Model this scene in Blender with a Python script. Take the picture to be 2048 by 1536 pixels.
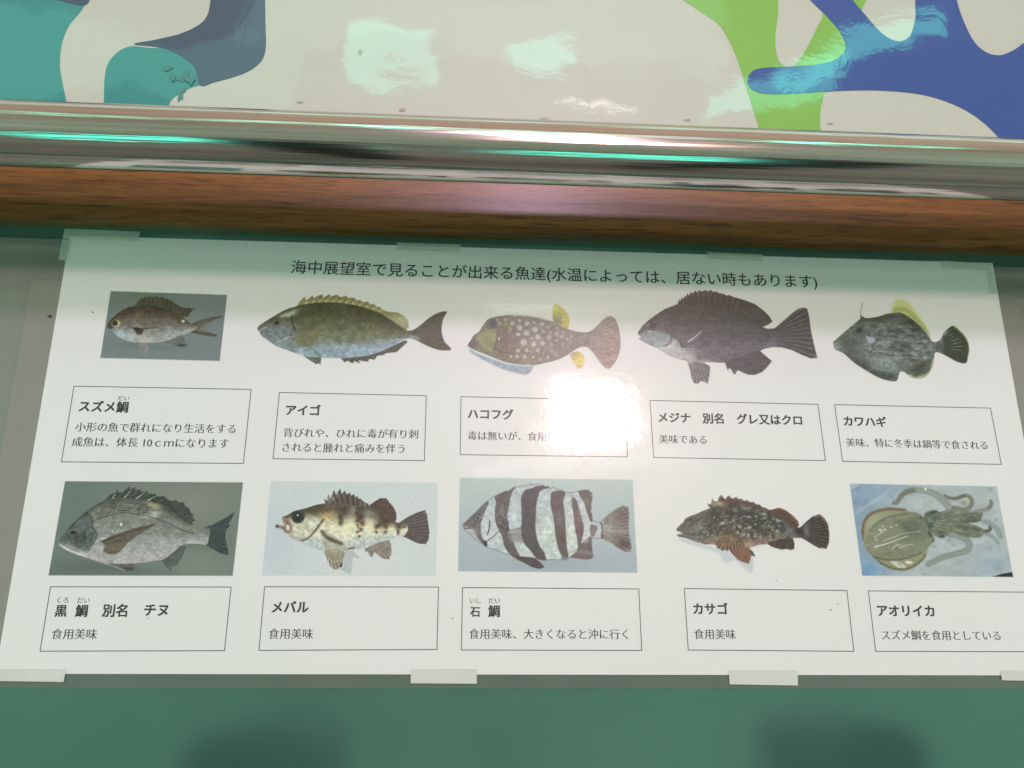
import bpy, math, random
import numpy as np
from mathutils import Matrix, Vector

# ---------------------------------------------------------------- scene, camera
S = bpy.context.scene
for o in list(bpy.data.objects):
    bpy.data.objects.remove(o)
COL = S.collection
S.render.resolution_x, S.render.resolution_y = 1024, 768

EYE = 1.5                     # height of the lens above the floor
D = 0.36298                   # metres from the lens to the wall
# board coordinates: X right, Y up, Z out of the wall.  world: x = X, y = -Z, z = Y + EYE
BW = Matrix(((1, 0, 0, 0), (0, 0, -1, 0), (0, 1, 0, EYE), (0, 0, 0, 1)))
RX, RY, RZ = 0.30842865, -0.05871411, 0.02086589
ROT = (Matrix.Rotation(RX, 3, 'X') @ Matrix.Rotation(RY, 3, 'Y') @ Matrix.Rotation(RZ, 3, 'Z'))
cam = bpy.data.cameras.new('camera')
cam.sensor_width = 36
cam.lens = 36 * 1770 / 2048
cam.clip_start, cam.clip_end = 0.01, 50
camo = bpy.data.objects.new('camera', cam)
COL.objects.link(camo)
camo.matrix_world = BW @ Matrix.Translation((0, 0, D)) @ ROT.to_4x4()
S.camera = camo

# ---------------------------------------------------------------- light
w = bpy.data.worlds.new('World')
S.world = w
w.use_nodes = True
bg = w.node_tree.nodes['Background']
bg.inputs[0].default_value = (0.60, 1.0, 0.835, 1)
bg.inputs[1].default_value = 1.58
S.view_settings.view_transform = 'Standard'
S.view_settings.look = 'None'
S.view_settings.exposure = 0
S.view_settings.gamma = 1
S.cycles.max_bounces = 8


def area(name, pos, target, size, radiance, color, roll=0):
    l = bpy.data.lights.new(name, 'AREA')
    l.shape = 'RECTANGLE'
    l.size, l.size_y = size
    l.energy = radiance * size[0] * size[1] * math.pi
    l.color = color
    o = bpy.data.objects.new(name, l)
    COL.objects.link(o)
    p = BW @ Vector(pos)
    t = BW @ Vector(target)
    o.location = p
    o.rotation_euler = ((t - p).to_track_quat('-Z', 'Y').to_matrix() @ Matrix.Rotation(math.radians(roll), 3, 'Z')).to_euler()
    return o


def direction(az, el):
    az, el = math.radians(az), math.radians(el)
    return Vector((math.sin(az) * math.cos(el), math.sin(el), math.cos(az) * math.cos(el)))


HOT = Vector((0.0549, 0.1024, 0))
area('ceiling_lamp', HOT + direction(8.6, 15.75) * 3.0, HOT, (0.285, 0.235), 128, (1.0, 0.63, 0.62))
area('ceiling_lamp', HOT + direction(4, 31) * 2.2, HOT, (0.22, 0.22), 100, (0.92, 0.66, 0.93))
# sea-green ceiling lights, plus added thin lights for highlights, all mirrored in glossy skins
MUR = Vector((0.0, 0.30, 0))
for px_, py_, wd_, ht_, dist_, rad_, col_ in (
        (785, 115, 150, 84, 1.9, 4.2, (0.15, 1.0, 0.72)), (1085, 110, 168, 50, 1.9, 4.2, (0.15, 1.0, 0.72)),
        (1730, 98, 300, 52, 1.9, 4.6, (0.15, 1.0, 0.72)), (1530, 178, 250, 66, 1.9, 4.2, (0.15, 1.0, 0.72)),
        (110, 118, 760, 120, 2.0, 1.1, (0.25, 1.0, 0.72)), (960, 30, 900, 150, 2.4, 1.2, (0.45, 1.0, 0.78)),
        (1200, 211, 170, 7, 2.3, 14.0, (1.0, 0.9, 0.8)), (1120, 606, 240, 7, 2.8, 9.0, (1.0, 0.95, 0.85)),
        (1175, 932, 430, 30, 3.6, 2.6, (1.0, 0.95, 0.95))):
    d_ = ROT @ Vector(((px_ - 1024) / 1770, -(py_ - 768) / 1770, -1))
    q_ = Vector((d_.x, d_.y, 0)) * (D / -d_.z)
    r_ = Vector((d_.x, d_.y, -d_.z)).normalized()
    L_ = dist_ + math.hypot(q_.x, q_.y, D)
    area('ceiling_light', q_ + r_ * dist_, q_, (wd_ / 1770 * L_, ht_ / 1770 * L_), rad_, col_, roll=12 if wd_ == 760 else 0)
# sea windows low behind the viewer
area('sea_window', Vector((-0.75, -1.12, 2.0)), HOT, (0.95, 0.55), 2.3, (0.05, 1.0, 0.72))
area('sea_window', Vector((0.56, -1.15, 2.0)), HOT, (0.9, 0.42), 2.3, (0.05, 1.0, 0.72))


# ---------------------------------------------------------------- helpers
def ray(px, py):
    d = ROT @ Vector(((px - 1024) / 1770, -(py - 768) / 1770, -1))
    return d


def at(px, py, z=0.0):
    """measured point of the photograph -> metres on the board (sheet at height z)"""
    d = ray(px, py)
    t = (D - z) / -d.z
    return Vector((d.x * t, d.y * t, z))


def at_np(X, Y, z=0.0):
    R = np.array([list(r) for r in ROT])
    v = np.stack([(X - 1024) / 1770, -(Y - 768) / 1770, -np.ones_like(X)], -1) @ R.T
    t = (D - z) / -v[..., 2]
    return np.stack([v[..., 0] * t, v[..., 1] * t, np.full_like(t, z)], -1)


def lin(c):
    c = np.asarray(c, float) / 255
    return np.where(c <= 0.04045, c / 12.92, ((c + 0.055) / 1.055) ** 2.4)


PAPER_OBS = lin((217, 217, 211))
PAPER_ALB = 0.80


def alb(c, f=1.0):
    """seen print colour under the lamps -> ink reflectance"""
    a = (lin(c) - 0.024) / (PAPER_OBS - 0.024) * PAPER_ALB * f
    return np.clip(a, 0.004, 0.9)


def thing(name, label, cat, pos=(0, 0, 0), group=None):
    o = bpy.data.objects.new(name, None)
    o.empty_display_size = 0.02
    COL.objects.link(o)
    o.matrix_world = BW @ Matrix.Translation(pos)
    o['label'], o['category'] = label, cat
    if group:
        o['group'] = group
    return o


def tag(o, label=None, cat=None, group=None, kind=None):
    if label:
        o['label'] = label
    if cat:
        o['category'] = cat
    if group:
        o['group'] = group
    if kind:
        o['kind'] = kind
    return o


def link(name, me, mat, parent=None, pos=(0, 0, 0)):
    """mesh given in board coordinates; becomes an object standing on the board"""
    if mat and not me.materials:
        me.materials.append(mat)
    o = bpy.data.objects.new(name, me)
    COL.objects.link(o)
    if parent is None:
        me.transform(Matrix.Translation(-Vector(pos)))
        o.matrix_world = BW @ Matrix.Translation(pos)
    else:
        off = Vector((0, 0, 0))
        p = parent
        while p.parent:
            off += Vector(p.location)
            p = p.parent
        base = (BW.inverted() @ p.matrix_world).translation + off
        me.transform(Matrix.Translation(-base))
        o.parent = parent
    return o


def mesh(name, verts, faces, smooth=False):
    me = bpy.data.meshes.new(name)
    me.from_pydata([tuple(v) for v in verts], [], faces)
    me.update()
    if smooth:
        me.shade_smooth()
    return me


def slab(name, quad, z0, z1):
    """flat sheet with a real edge: quad of (x, y), back at z0, front at z1"""
    n = len(quad)
    v = [(q[0], q[1], z0) for q in quad] + [(q[0], q[1], z1) for q in quad]
    f = [tuple(range(n, 2 * n)), tuple(reversed(range(n)))]
    f += [(i, (i + 1) % n, n + (i + 1) % n, n + i) for i in range(n)]
    me = mesh(name, v, f)
    # make the front face look outwards
    import bmesh
    bm = bmesh.new(); bm.from_mesh(me)
    bmesh.ops.recalc_face_normals(bm, faces=bm.faces)
    bm.to_mesh(me); bm.free()
    return me


def boxmesh(name, lo, hi):
    return slab(name, [(lo[0], lo[1]), (hi[0], lo[1]), (hi[0], hi[1]), (lo[0], hi[1])], lo[2], hi[2])


# ---------------------------------------------------------------- materials
def new_mat(name):
    m = bpy.data.materials.new(name)
    m.use_nodes = True
    nt = m.node_tree
    return m, nt, nt.nodes['Principled BSDF']


def node(nt, typ, **kw):
    n = nt.nodes.new(typ)
    for k, v in kw.items():
        setattr(n, k, v)
    return n


def coords(nt, scale=(1, 1, 1)):
    g = node(nt, 'ShaderNodeNewGeometry')
    m = node(nt, 'ShaderNodeMapping')
    m.inputs['Scale'].default_value = scale
    nt.links.new(g.outputs['Position'], m.inputs['Vector'])
    return m.outputs['Vector']


def noise(nt, vec, scale, detail=3, rough=0.5, dist=0.0):
    n = node(nt, 'ShaderNodeTexNoise')
    n.inputs['Scale'].default_value = scale
    n.inputs['Detail'].default_value = detail
    n.inputs['Roughness'].default_value = rough
    n.inputs['Distortion'].default_value = dist
    nt.links.new(vec, n.inputs['Vector'])
    return n.outputs['Fac']


def ramp(nt, fac, stops):
    r = node(nt, 'ShaderNodeValToRGB')
    e = r.color_ramp.elements
    while len(e) < len(stops):
        e.new(0.5)
    for el, (p, c) in zip(e, stops):
        el.position = p
        el.color = (*c, 1) if len(c) == 3 else c
    nt.links.new(fac, r.inputs['Fac'])
    return r.outputs['Color']


def math_node(nt, op, a, b=None):
    n = node(nt, 'ShaderNodeMath', operation=op)
    for i, x in enumerate((a, b)):
        if x is None:
            continue
        if isinstance(x, (int, float)):
            n.inputs[i].default_value = x
        else:
            nt.links.new(x, n.inputs[i])
    return n.outputs[0]


def mixcol(nt, fac, a, b, blend='MIX'):
    n = node(nt, 'ShaderNodeMix', data_type='RGBA', blend_type=blend)
    for sock, x in ((n.inputs[0], fac), (n.inputs[6], a), (n.inputs[7], b)):
        if isinstance(x, (int, float)):
            sock.default_value = x
        elif isinstance(x, (tuple, list, np.ndarray)):
            sock.default_value = (*[float(i) for i in x[:3]], 1)
        else:
            nt.links.new(x, sock)
    return n.outputs[2]


def gloss_bump(nt, strength, wave, fine, ripple=0.0):
    """slight waves and fine crinkles of a clear plastic skin"""
    v = coords(nt)
    a = noise(nt, v, 14, 2, 0.4)
    b = noise(nt, v, 420, 3, 0.6)
    h = math_node(nt, 'MULTIPLY', a, wave)
    h2 = math_node(nt, 'MULTIPLY', b, fine)
    h = math_node(nt, 'ADD', h, h2)
    if ripple:
        c = noise(nt, v, 60, 4, 0.62, 0.6)
        h = math_node(nt, 'ADD', h, math_node(nt, 'MULTIPLY', c, ripple))
    bp = node(nt, 'ShaderNodeBump')
    bp.inputs['Strength'].default_value = strength
    bp.inputs['Distance'].default_value = 1.0
    nt.links.new(h, bp.inputs['Height'])
    return bp.outputs['Normal']


def laminate(name, color=None, attr=None, base_rough=0.36, coat=1.0, coat_rough=0.065,
             wave=0.0008, fine=0.000009, ripple=0.00006, grain=0.05, spec=0.38):
    m, nt, p = new_mat(name)
    if attr:
        a = node(nt, 'ShaderNodeAttribute', attribute_name=attr)
        col = a.outputs['Color']
    else:
        col = tuple(float(c) for c in color)
    v = coords(nt)
    g = noise(nt, v, 1500, 2, 0.6)
    big = noise(nt, v, 9, 3, 0.5)
    g = math_node(nt, 'MULTIPLY_ADD', g, grain)
    # multiply-add third input
    g.node.inputs[2].default_value = 1.0 - grain * 0.5
    col = mixcol(nt, 1.0, col, g, 'MULTIPLY')
    b = math_node(nt, 'MULTIPLY_ADD', big, 0.05)
    b.node.inputs[2].default_value = 0.975
    col = mixcol(nt, 1.0, col, b, 'MULTIPLY')
    nt.links.new(col, p.inputs['Base Color'])
    p.inputs['Roughness'].default_value = base_rough
    p.inputs['Specular IOR Level'].default_value = spec
    p.inputs['Coat Weight'].default_value = coat
    p.inputs['Coat Roughness'].default_value = coat_rough
    p.inputs['Coat IOR'].default_value = 1.5
    nt.links.new(gloss_bump(nt, 1.0, wave, fine, ripple), p.inputs['Coat Normal'])
    return m


M = {}
M['paper'] = laminate('laminated_paper', (PAPER_ALB, PAPER_ALB, PAPER_ALB * 0.985))
M['print'] = laminate('printed_photo', attr='ink')
M['ink'] = laminate('black_ink', (0.035, 0.035, 0.036))
M['ink_grey'] = laminate('thin_grey_ink', (0.10, 0.10, 0.105))

# teal painted board
m, nt, p = new_mat('teal_board')
v = coords(nt)
n1 = noise(nt, v, 6, 4, 0.55)
n2 = noise(nt, v, 900, 2, 0.5)
c = ramp(nt, n1, [(0.3, (0.112, 0.262, 0.220)), (0.7, (0.158, 0.335, 0.285))])
g = math_node(nt, 'MULTIPLY_ADD', n2, 0.14); g.node.inputs[2].default_value = 0.93
nt.links.new(mixcol(nt, 1.0, c, g, 'MULTIPLY'), p.inputs['Base Color'])
p.inputs['Metallic'].default_value = 0.68
n3 = noise(nt, v, 22, 4, 0.6)
rr = math_node(nt, 'MULTIPLY_ADD', n3, 0.12); rr.node.inputs[2].default_value = 0.05
nt.links.new(rr, p.inputs['Roughness'])
M['board'] = m

# clear, slightly milky film
m, nt, p = new_mat('clear_film')
out = nt.nodes['Material Output']
nt.nodes.remove(p)
tr = node(nt, 'ShaderNodeBsdfTransparent'); tr.inputs[0].default_value = (0.82, 0.80, 0.80, 1)
df = node(nt, 'ShaderNodeBsdfDiffuse'); df.inputs[0].default_value = (0.78, 0.76, 0.67, 1)
gl = node(nt, 'ShaderNodeBsdfGlossy'); gl.inputs['Roughness'].default_value = 0.06
nrm = gloss_bump(nt, 1.0, 0.00035, 0.0000035, 0.000015)
nt.links.new(nrm, gl.inputs['Normal'])
v = coords(nt)
fac = noise(nt, coords(nt, (20, 1, 1.5)), 1.6, 3, 0.5)
fr = math_node(nt, 'MULTIPLY_ADD', fac, 0.16); fr.node.inputs[2].default_value = 0.20
mx = node(nt, 'ShaderNodeMixShader')
nt.links.new(fr, mx.inputs[0]); nt.links.new(tr.outputs[0], mx.inputs[1]); nt.links.new(df.outputs[0], mx.inputs[2])
fz = node(nt, 'ShaderNodeFresnel'); fz.inputs['IOR'].default_value = 1.5
mx2 = node(nt, 'ShaderNodeMixShader')
nt.links.new(fz.outputs[0], mx2.inputs[0]); nt.links.new(mx.outputs[0], mx2.inputs[1]); nt.links.new(gl.outputs[0], mx2.inputs[2])
nt.links.new(mx2.outputs[0], out.inputs[0])
M['film'] = m
m2 = m.copy(); m2.name = 'clear_film_thin'
for n_ in m2.node_tree.nodes:
    if n_.type == 'MATH' and n_.operation == 'MULTIPLY_ADD':
        n_.inputs[1].default_value = 0.10; n_.inputs[2].default_value = 0.07
M['film_thin'] = m2


def tape_mat(name, col, op):
    m, nt, p = new_mat(name)
    out = nt.nodes['Material Output']
    tr = node(nt, 'ShaderNodeBsdfTransparent'); tr.inputs[0].default_value = (1.0, 1.0, 1.0, 1)
    v = coords(nt)
    n = noise(nt, v, 70, 3, 0.6)
    c = ramp(nt, n, [(0.3, tuple(x * 0.93 for x in col)), (0.7, col)])
    nt.links.new(c, p.inputs['Base Color'])
    p.inputs['Roughness'].default_value = 0.35
    mx = node(nt, 'ShaderNodeMixShader')
    mx.inputs[0].default_value = op
    nt.links.new(tr.outputs[0], mx.inputs[1]); nt.links.new(p.outputs[0], mx.inputs[2])
    nt.links.new(mx.outputs[0], out.inputs[0])
    return m


M['tape_clear'] = tape_mat('milky_tape', (0.80, 0.85, 0.74), 0.36)
M['tape_white'] = tape_mat('white_tape', (0.72, 0.73, 0.70), 0.93)

# varnished wood
m, nt, p = new_mat('varnished_wood')
v = coords(nt, (3.2, 70, 70))
n1 = noise(nt, v, 2.2, 6, 0.62, 0.5)
v2 = coords(nt, (24, 330, 330))
n2 = noise(nt, v2, 3.0, 4, 0.65)
n3 = noise(nt, coords(nt, (1, 2, 2)), 7, 2, 0.5)
c = ramp(nt, n1, [(0.22, (0.11, 0.037, 0.009)), (0.45, (0.19, 0.072, 0.017)), (0.62, (0.27, 0.105, 0.025)), (0.85, (0.36, 0.145, 0.036))])
c2 = ramp(nt, n2, [(0.30, (0.42, 0.36, 0.32)), (0.46, (0.90, 0.88, 0.86)), (0.7, (1.12, 1.10, 1.06))])
c = mixcol(nt, 1.0, c, c2, 'MULTIPLY')
n4 = noise(nt, coords(nt, (14, 300, 300)), 1.7, 5, 0.7)
c4 = ramp(nt, n4, [(0.56, (1, 1, 1)), (0.66, (0.38, 0.32, 0.28))])
c = mixcol(nt, 1.0, c, c4, 'MULTIPLY')
nt.links.new(c, p.inputs['Base Color'])
p.inputs['Roughness'].default_value = 0.36
p.inputs['Specular IOR Level'].default_value = 0.35
p.inputs['Coat Weight'].default_value = 0.12
p.inputs['Coat Roughness'].default_value = 0.22
bp = node(nt, 'ShaderNodeBump'); bp.inputs['Strength'].default_value = 0.25; bp.inputs['Distance'].default_value = 0.0004
nt.links.new(n2, bp.inputs['Height']); nt.links.new(bp.outputs[0], p.inputs['Normal'])
M['wood'] = m

# polished stainless steel
m, nt, p = new_mat('polished_steel')
p.inputs['Metallic'].default_value = 1.0
n1 = noise(nt, coords(nt, (3, 900, 900)), 1.0, 3, 0.6)
n2 = noise(nt, coords(nt, (5, 45, 45)), 1.5, 4, 0.6)
c = ramp(nt, n1, [(0.3, (0.53, 0.475, 0.455)), (0.7, (0.74, 0.67, 0.645))])
nt.links.new(c, p.inputs['Base Color'])
r = math_node(nt, 'MULTIPLY_ADD', n2, 0.16); r.node.inputs[2].default_value = 0.05
nt.links.new(r, p.inputs['Roughness'])
bp = node(nt, 'ShaderNodeBump'); bp.inputs['Strength'].default_value = 0.42; bp.inputs['Distance'].default_value = 0.0006
n5 = noise(nt, coords(nt, (2.5, 160, 160)), 1.3, 4, 0.6, 0.4)
nt.links.new(n5, bp.inputs['Height']); nt.links.new(bp.outputs[0], p.inputs['Normal'])
M['steel'] = m

mural_kw = dict(base_rough=0.4, coat_rough=0.04, wave=0.0014, fine=0.000005, ripple=0.00006, spec=0.3)
M['m_cream'] = laminate('mural_cream', (0.545, 0.555, 0.485), **mural_kw)
M['m_teal'] = laminate('mural_teal', (0.045, 0.265, 0.255), **mural_kw)
M['m_slate'] = laminate('mural_slate', (0.058, 0.095, 0.150), **mural_kw)
M['m_green'] = laminate('mural_green', (0.22, 0.47, 0.075), **mural_kw)
M['m_blue'] = laminate('mural_blue', (0.030, 0.080, 0.31), **mural_kw)


def plain(name, col, rough=0.8):
    m, nt, p = new_mat(name)
    n = noise(nt, coords(nt), 3, 4, 0.6)
    c = ramp(nt, n, [(0.3, tuple(x * 0.85 for x in col)), (0.7, col)])
    nt.links.new(c, p.inputs['Base Color'])
    p.inputs['Roughness'].default_value = rough
    return m


# ---------------------------------------------------------------- room behind the viewer
flo = link('floor', boxmesh('floor', (-4, -1.55, -0.1), (4, -1.50, 5)), plain('dark_floor', (0.26, 0.235, 0.215)))
tag(flo, kind='structure')
cei = link('ceiling', boxmesh('ceiling', (-4, 2.10, 0.1), (4, 2.15, 5)), plain('cream_ceiling', (0.85, 0.52, 0.44)))
tag(cei, kind='structure')
rear = link('rear_wall', boxmesh('rear_wall', (-4, -1.5, 4.6), (4, 2.10, 4.7)), plain('rear_wall_paint', (0.62, 0.55, 0.50)))
tag(rear, kind='structure')

# two unseen dark blocks added behind the viewer for dark reflections in the board
for k_, (x0_, x1_, top_, lab_) in enumerate(((-0.255, -0.125, -0.062, 'tall black cabinet behind the viewer, to the left'), (0.37, 0.465, -0.055, 'tall black cabinet behind the viewer, to the right'))):
    cm = boxmesh('cabinet', (x0_, -1.5, 0.52), (x1_, top_, 0.80))
    co_ = link('cabinet', cm, plain('black_cabinet' + str(k_), (0.02, 0.018, 0.016)), pos=(x0_, -1.5, 0.52))
    bv_ = co_.modifiers.new('bevel', 'BEVEL'); bv_.width = 0.03; bv_.segments = 3
    tag(co_, lab_, 'cabinet')

# ---------------------------------------------------------------- wall furniture
wall = link('wall', boxmesh('wall', (-1.6, -1.45, -0.06), (1.6, 1.3, -0.02)), plain('wall_paint', (0.42, 0.42, 0.38)))
tag(wall, kind='structure')
bd = link('display_board', boxmesh('display_board', (-1.2, -0.5, -0.02), (1.2, 0.226, 0.0)), M['board'], pos=(0, -0.5, -0.02))
tag(bd, 'smooth teal green display board below the wooden strip, behind the taped fish notice', 'board')

# wooden strip: rounded lower and upper arris
prof = [(0.2240, 0.0), (0.2240, 0.0066), (0.2233, 0.0076), (0.2222, 0.0080), (0.1872, 0.0080), (0.1861, 0.0077),
        (0.1853, 0.0069), (0.1846, 0.0050), (0.1843, 0.0)]
xs = np.linspace(-1.2, 1.2, 41)
vv, ff = [], []
for x in xs:
    vv += [(x, y, z) for y, z in prof]
k = len(prof)
for i in range(len(xs) - 1):
    for j in range(k):
        a, b = i * k + j, i * k + (j + 1) % k
        ff.append((a, a + k, b + k, b))
ff += [tuple(reversed(range(k))), tuple(range(len(vv) - k, len(vv)))]
wd = link('wooden_strip', mesh('wooden_strip', vv, ff), M['wood'], pos=(0, 0.1843, 0))
tag(wd, 'brown varnished wooden strip under the steel rail, above the teal board', 'trim')

# steel handrail: closed tube
TY, TZ, TR = 0.1917, 0.061, 0.01235
vv, ff = [], []
NS = 96
xs = [-1.3, 1.3]
xs = np.linspace(-1.3, 1.3, 27)
for x in xs:
    for j in range(NS):
        a = 2 * math.pi * j / NS
        vv.append((x, TY + TR * math.cos(a), TZ + TR * math.sin(a)))
for i in range(len(xs) - 1):
    for j in range(NS):
        a, b = i * NS + j, i * NS + (j + 1) % NS
        ff.append((a, b, b + NS, a + NS))
ff += [tuple(range(NS)), tuple(reversed(range(len(vv) - NS, len(vv))))]
hr = thing('handrail', 'polished stainless steel tube rail running across in front of the wooden strip', 'rail', (0, TY, TZ))
link('rail_tube', mesh('rail_tube', vv, ff, True), M['steel'], hr)
link('mounting_bar', boxmesh('mounting_bar', (-1.3, 0.1968, 0.030), (1.3, 0.2062, 0.046)), M['steel'], hr)  # unseen bar added behind the tube to widen the rail's shadow
for x in (-0.75, 0.75):
    bv, bf = [], []
    for z in (0.0085, TZ - TR * 0.9):
        for j in range(16):
            a = 2 * math.pi * j / 16
            bv.append((x + 0.006 * math.cos(a), 0.204 + 0.006 * math.sin(a) - (0.0 if z < 0.02 else 0.008), z))
    bf = [(j, (j + 1) % 16, 16 + (j + 1) % 16, 16 + j) for j in range(16)]
    link('bracket', mesh('bracket', bv, bf, True), M['steel'], hr)

# ---------------------------------------------------------------- mural
mu = thing('mural_panel', 'glossy cream mural panel with teal, green and blue coral-like curves above the rail', 'mural', (0, 0.2245, 0))
link('panel_sheet', boxmesh('panel_sheet', (-1.2, 0.2245, -0.018), (1.2, 0.95, 0.0028)), M['m_cream'], mu)


def catmull(pts, n=8, closed=True):
    P = np.array(pts, float)
    N = len(P)
    out = []
    rng = range(N) if closed else range(N - 1)
    for i in rng:
        if closed:
            p0, p1, p2, p3 = P[(i - 1) % N], P[i], P[(i + 1) % N], P[(i + 2) % N]
        else:
            p0, p1, p2, p3 = P[max(i - 1, 0)], P[i], P[i + 1], P[min(i + 2, N - 1)]
        t = np.linspace(0, 1, n, endpoint=False)[:, None]
        out.append(0.5 * ((2 * p1) + (-p0 + p2) * t + (2 * p0 - 5 * p1 + 4 * p2 - p3) * t * t
                          + (-p0 + 3 * p1 - 3 * p2 + p3) * t ** 3))
    out = np.concatenate(out)
    if not closed:
        out = np.vstack([out, P[-1]])
    return out


def flat_shape(name, loops, z, thick, mat, parent):
    """filled flat outline (holes allowed) in board metres with a small real thickness"""
    cu = bpy.data.curves.new(name, 'CURVE')
    cu.dimensions = '2D'
    cu.fill_mode = 'BOTH'
    cu.extrude = thick / 2
    for lp in loops:
        sp = cu.splines.new('POLY')
        sp.points.add(len(lp) - 1)
        for pt, q in zip(sp.points, lp):
            pt.co = (q[0], q[1], 0, 1)
        sp.use_cyclic_u = True
    tmp = bpy.data.objects.new('tmp', cu)
    COL.objects.link(tmp)
    bpy.context.view_layer.update()
    me = bpy.data.meshes.new_from_object(tmp.evaluated_get(bpy.context.evaluated_depsgraph_get()))
    bpy.data.objects.remove(tmp)
    me.materials.clear()
    me.transform(Matrix.Translation((0, 0, z - thick / 2)))
    me.name = name
    return link(name, me, mat, parent)


def mural(pts, z=0.0028):
    c = catmull(pts, 7)
    return [(v.x, v.y) for v in (at(p[0], p[1], z) for p in c)]


# teal field on the left
flat_shape('mural_shape', [mural([(-160, -90), (-20, -20), (60, -40), (130, -60), (205, -60), (188, -30), (165, 18), (138, 52), (124, 88), (120, 130), (126, 170),
                                  (132, 200), (140, 260), (-160, 250), (-200, 80)])], 0.00292, 0.0001, M['m_teal'], mu)['label'] = 'large teal shape at the left edge'
# teal / slate curl
flat_shape('mural_shape', [mural([(205, 250), (208, 200), (209, 160), (216, 128), (236, 104), (262, 93), (300, 96), (340, 100), (400, 130), (430, 150), (420, 165), (385, 175),
                                  (360, 188), (342, 202), (320, 240), (260, 270)])], 0.00292, 0.0001, M['m_teal'], mu)['label'] = 'teal foot of the slate curl'
flat_shape('mural_shape', [mural([(268, 89), (310, 80), (360, 68), (398, 50), (415, 30), (421, 0), (422, -40), (470, -70), (526, -40), (530, 0), (531, 50), (532, 90),
                                  (527, 115), (512, 133), (488, 147), (455, 158), (428, 165), (400, 171), (385, 130), (330, 98)])], 0.00300, 0.00016, M['m_slate'], mu)['label'] = 'dark slate curl'
flat_shape('mural_shape', [mural([(-60, -150), (60, -150), (230, -120), (205, -60), (188, -30), (172, 10), (120, 2), (40, -20), (-60, -60)])], 0.00300, 0.00016, M['m_slate'], mu)['label'] = 'slate wedge at the top left corner'
# green stem with a hole
flat_shape('mural_shape', [mural([(1260, -120), (1310, -40), (1366, 0), (1405, 26), (1438, 50), (1456, 78), (1472, 112), (1484, 148), (1496, 186), (1507, 222), (1516, 250),
                                  (1530, 300), (1640, 300), (1640, 252), (1642, 215), (1652, 180), (1672, 150), (1690, 128), (1700, 90), (1716, 40), (1736, -5), (1800, -120)]),
                           mural([(1562, -30), (1556, 30), (1551, 70), (1552, 100), (1558, 122), (1570, 132), (1586, 132), (1602, 115), (1620, 84), (1634, 55), (1645, 30), (1640, -10), (1610, -60)])],
           0.00292, 0.0001, M['m_green'], mu)['label'] = 'bright green forked stem'
flat_shape('mural_shape', [mural([(1570, -90), (1597, -25), (1625, 5), (1655, 35), (1682, 68), (1691, 95), (1680, 113), (1660, 124), (1620, 131), (1570, 134), (1530, 136), (1506, 142),
                                  (1495, 158), (1500, 176), (1522, 187), (1560, 189), (1620, 186), (1680, 182), (1750, 181), (1820, 186), (1870, 196), (1920, 215), (1960, 240),
                                  (1996, 274), (2040, 330), (2200, 330), (2200, -90)]),
                           mural([(1680, -40), (1705, 0), (1730, 30), (1758, 62), (1780, 78), (1800, 83), (1818, 74), (1828, 50), (1831, 20), (1820, -30), (1750, -80)]),
                           mural([(1905, -60), (1913, 0), (1928, 45), (1948, 84), (1972, 105), (1998, 111), (2022, 103), (2042, 90), (2075, 60), (2090, -40), (2000, -84)])],
           0.00305, 0.0002, M['m_blue'], mu)['label'] = 'royal blue branching shape at the right'

# ---------------------------------------------------------------- notice
PX0, PX1, PY0, PY1 = -0.1725, 0.2472, -0.0034, 0.1797
nt_ = thing('laminated_notice', 'white laminated notice with ten captioned fish photographs taped to the teal board', 'notice', (0.037, -0.0034, 0))
ZP = 0.0006
link('paper_sheet', boxmesh('paper_sheet', (PX0, PY0, 0.0002), (PX1, PY1, ZP)), M['paper'], nt_)
# clear film margin round the paper (ring)
FX0, FX1, FY0, FY1 = -0.36, 0.42, -0.0084, 0.1779
e = 0.00002
ring = []
ring_faces = []


def addbox(lo, hi):
    b = len(ring)
    for z in (lo[2], hi[2]):
        ring.extend([(lo[0], lo[1], z), (hi[0], lo[1], z), (hi[0], hi[1], z), (lo[0], hi[1], z)])
    ring_faces.extend([(b + 4, b + 5, b + 6, b + 7)])


for lo_, hi_ in (((FX0, FY0, 0.0003), (PX0 - e, FY1, 0.0004)), ((PX1 + e, FY0, 0.0003), (FX1, FY1, 0.0004))):
    ring, ring_faces = [], []
    addbox(lo_, hi_)
    link('clear_film_margin', mesh('clear_film_margin', ring, ring_faces), M['film'], nt_)
ring, ring_faces = [], []
addbox((PX0 - e, FY0, 0.0003), (PX1 + e, PY0 - e, 0.0004))
link('clear_film_margin', mesh('clear_film_margin', ring, ring_faces), M['film_thin'], nt_)
# narrow sealed rim along the sheet, a second layer of film
for lo_, hi_ in (((PX0 - 0.0125, FY0 + 0.001, 0.0004), (PX0 - e, 0.158, 0.0005)), ((PX1 + e, FY0 + 0.001, 0.0004), (PX1 + 0.009, 0.158, 0.0005))):
    ring, ring_faces = [], []
    addbox(lo_, hi_)
    link('film_rim', mesh('film_rim', ring, ring_faces), M['film'], nt_)

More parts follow.
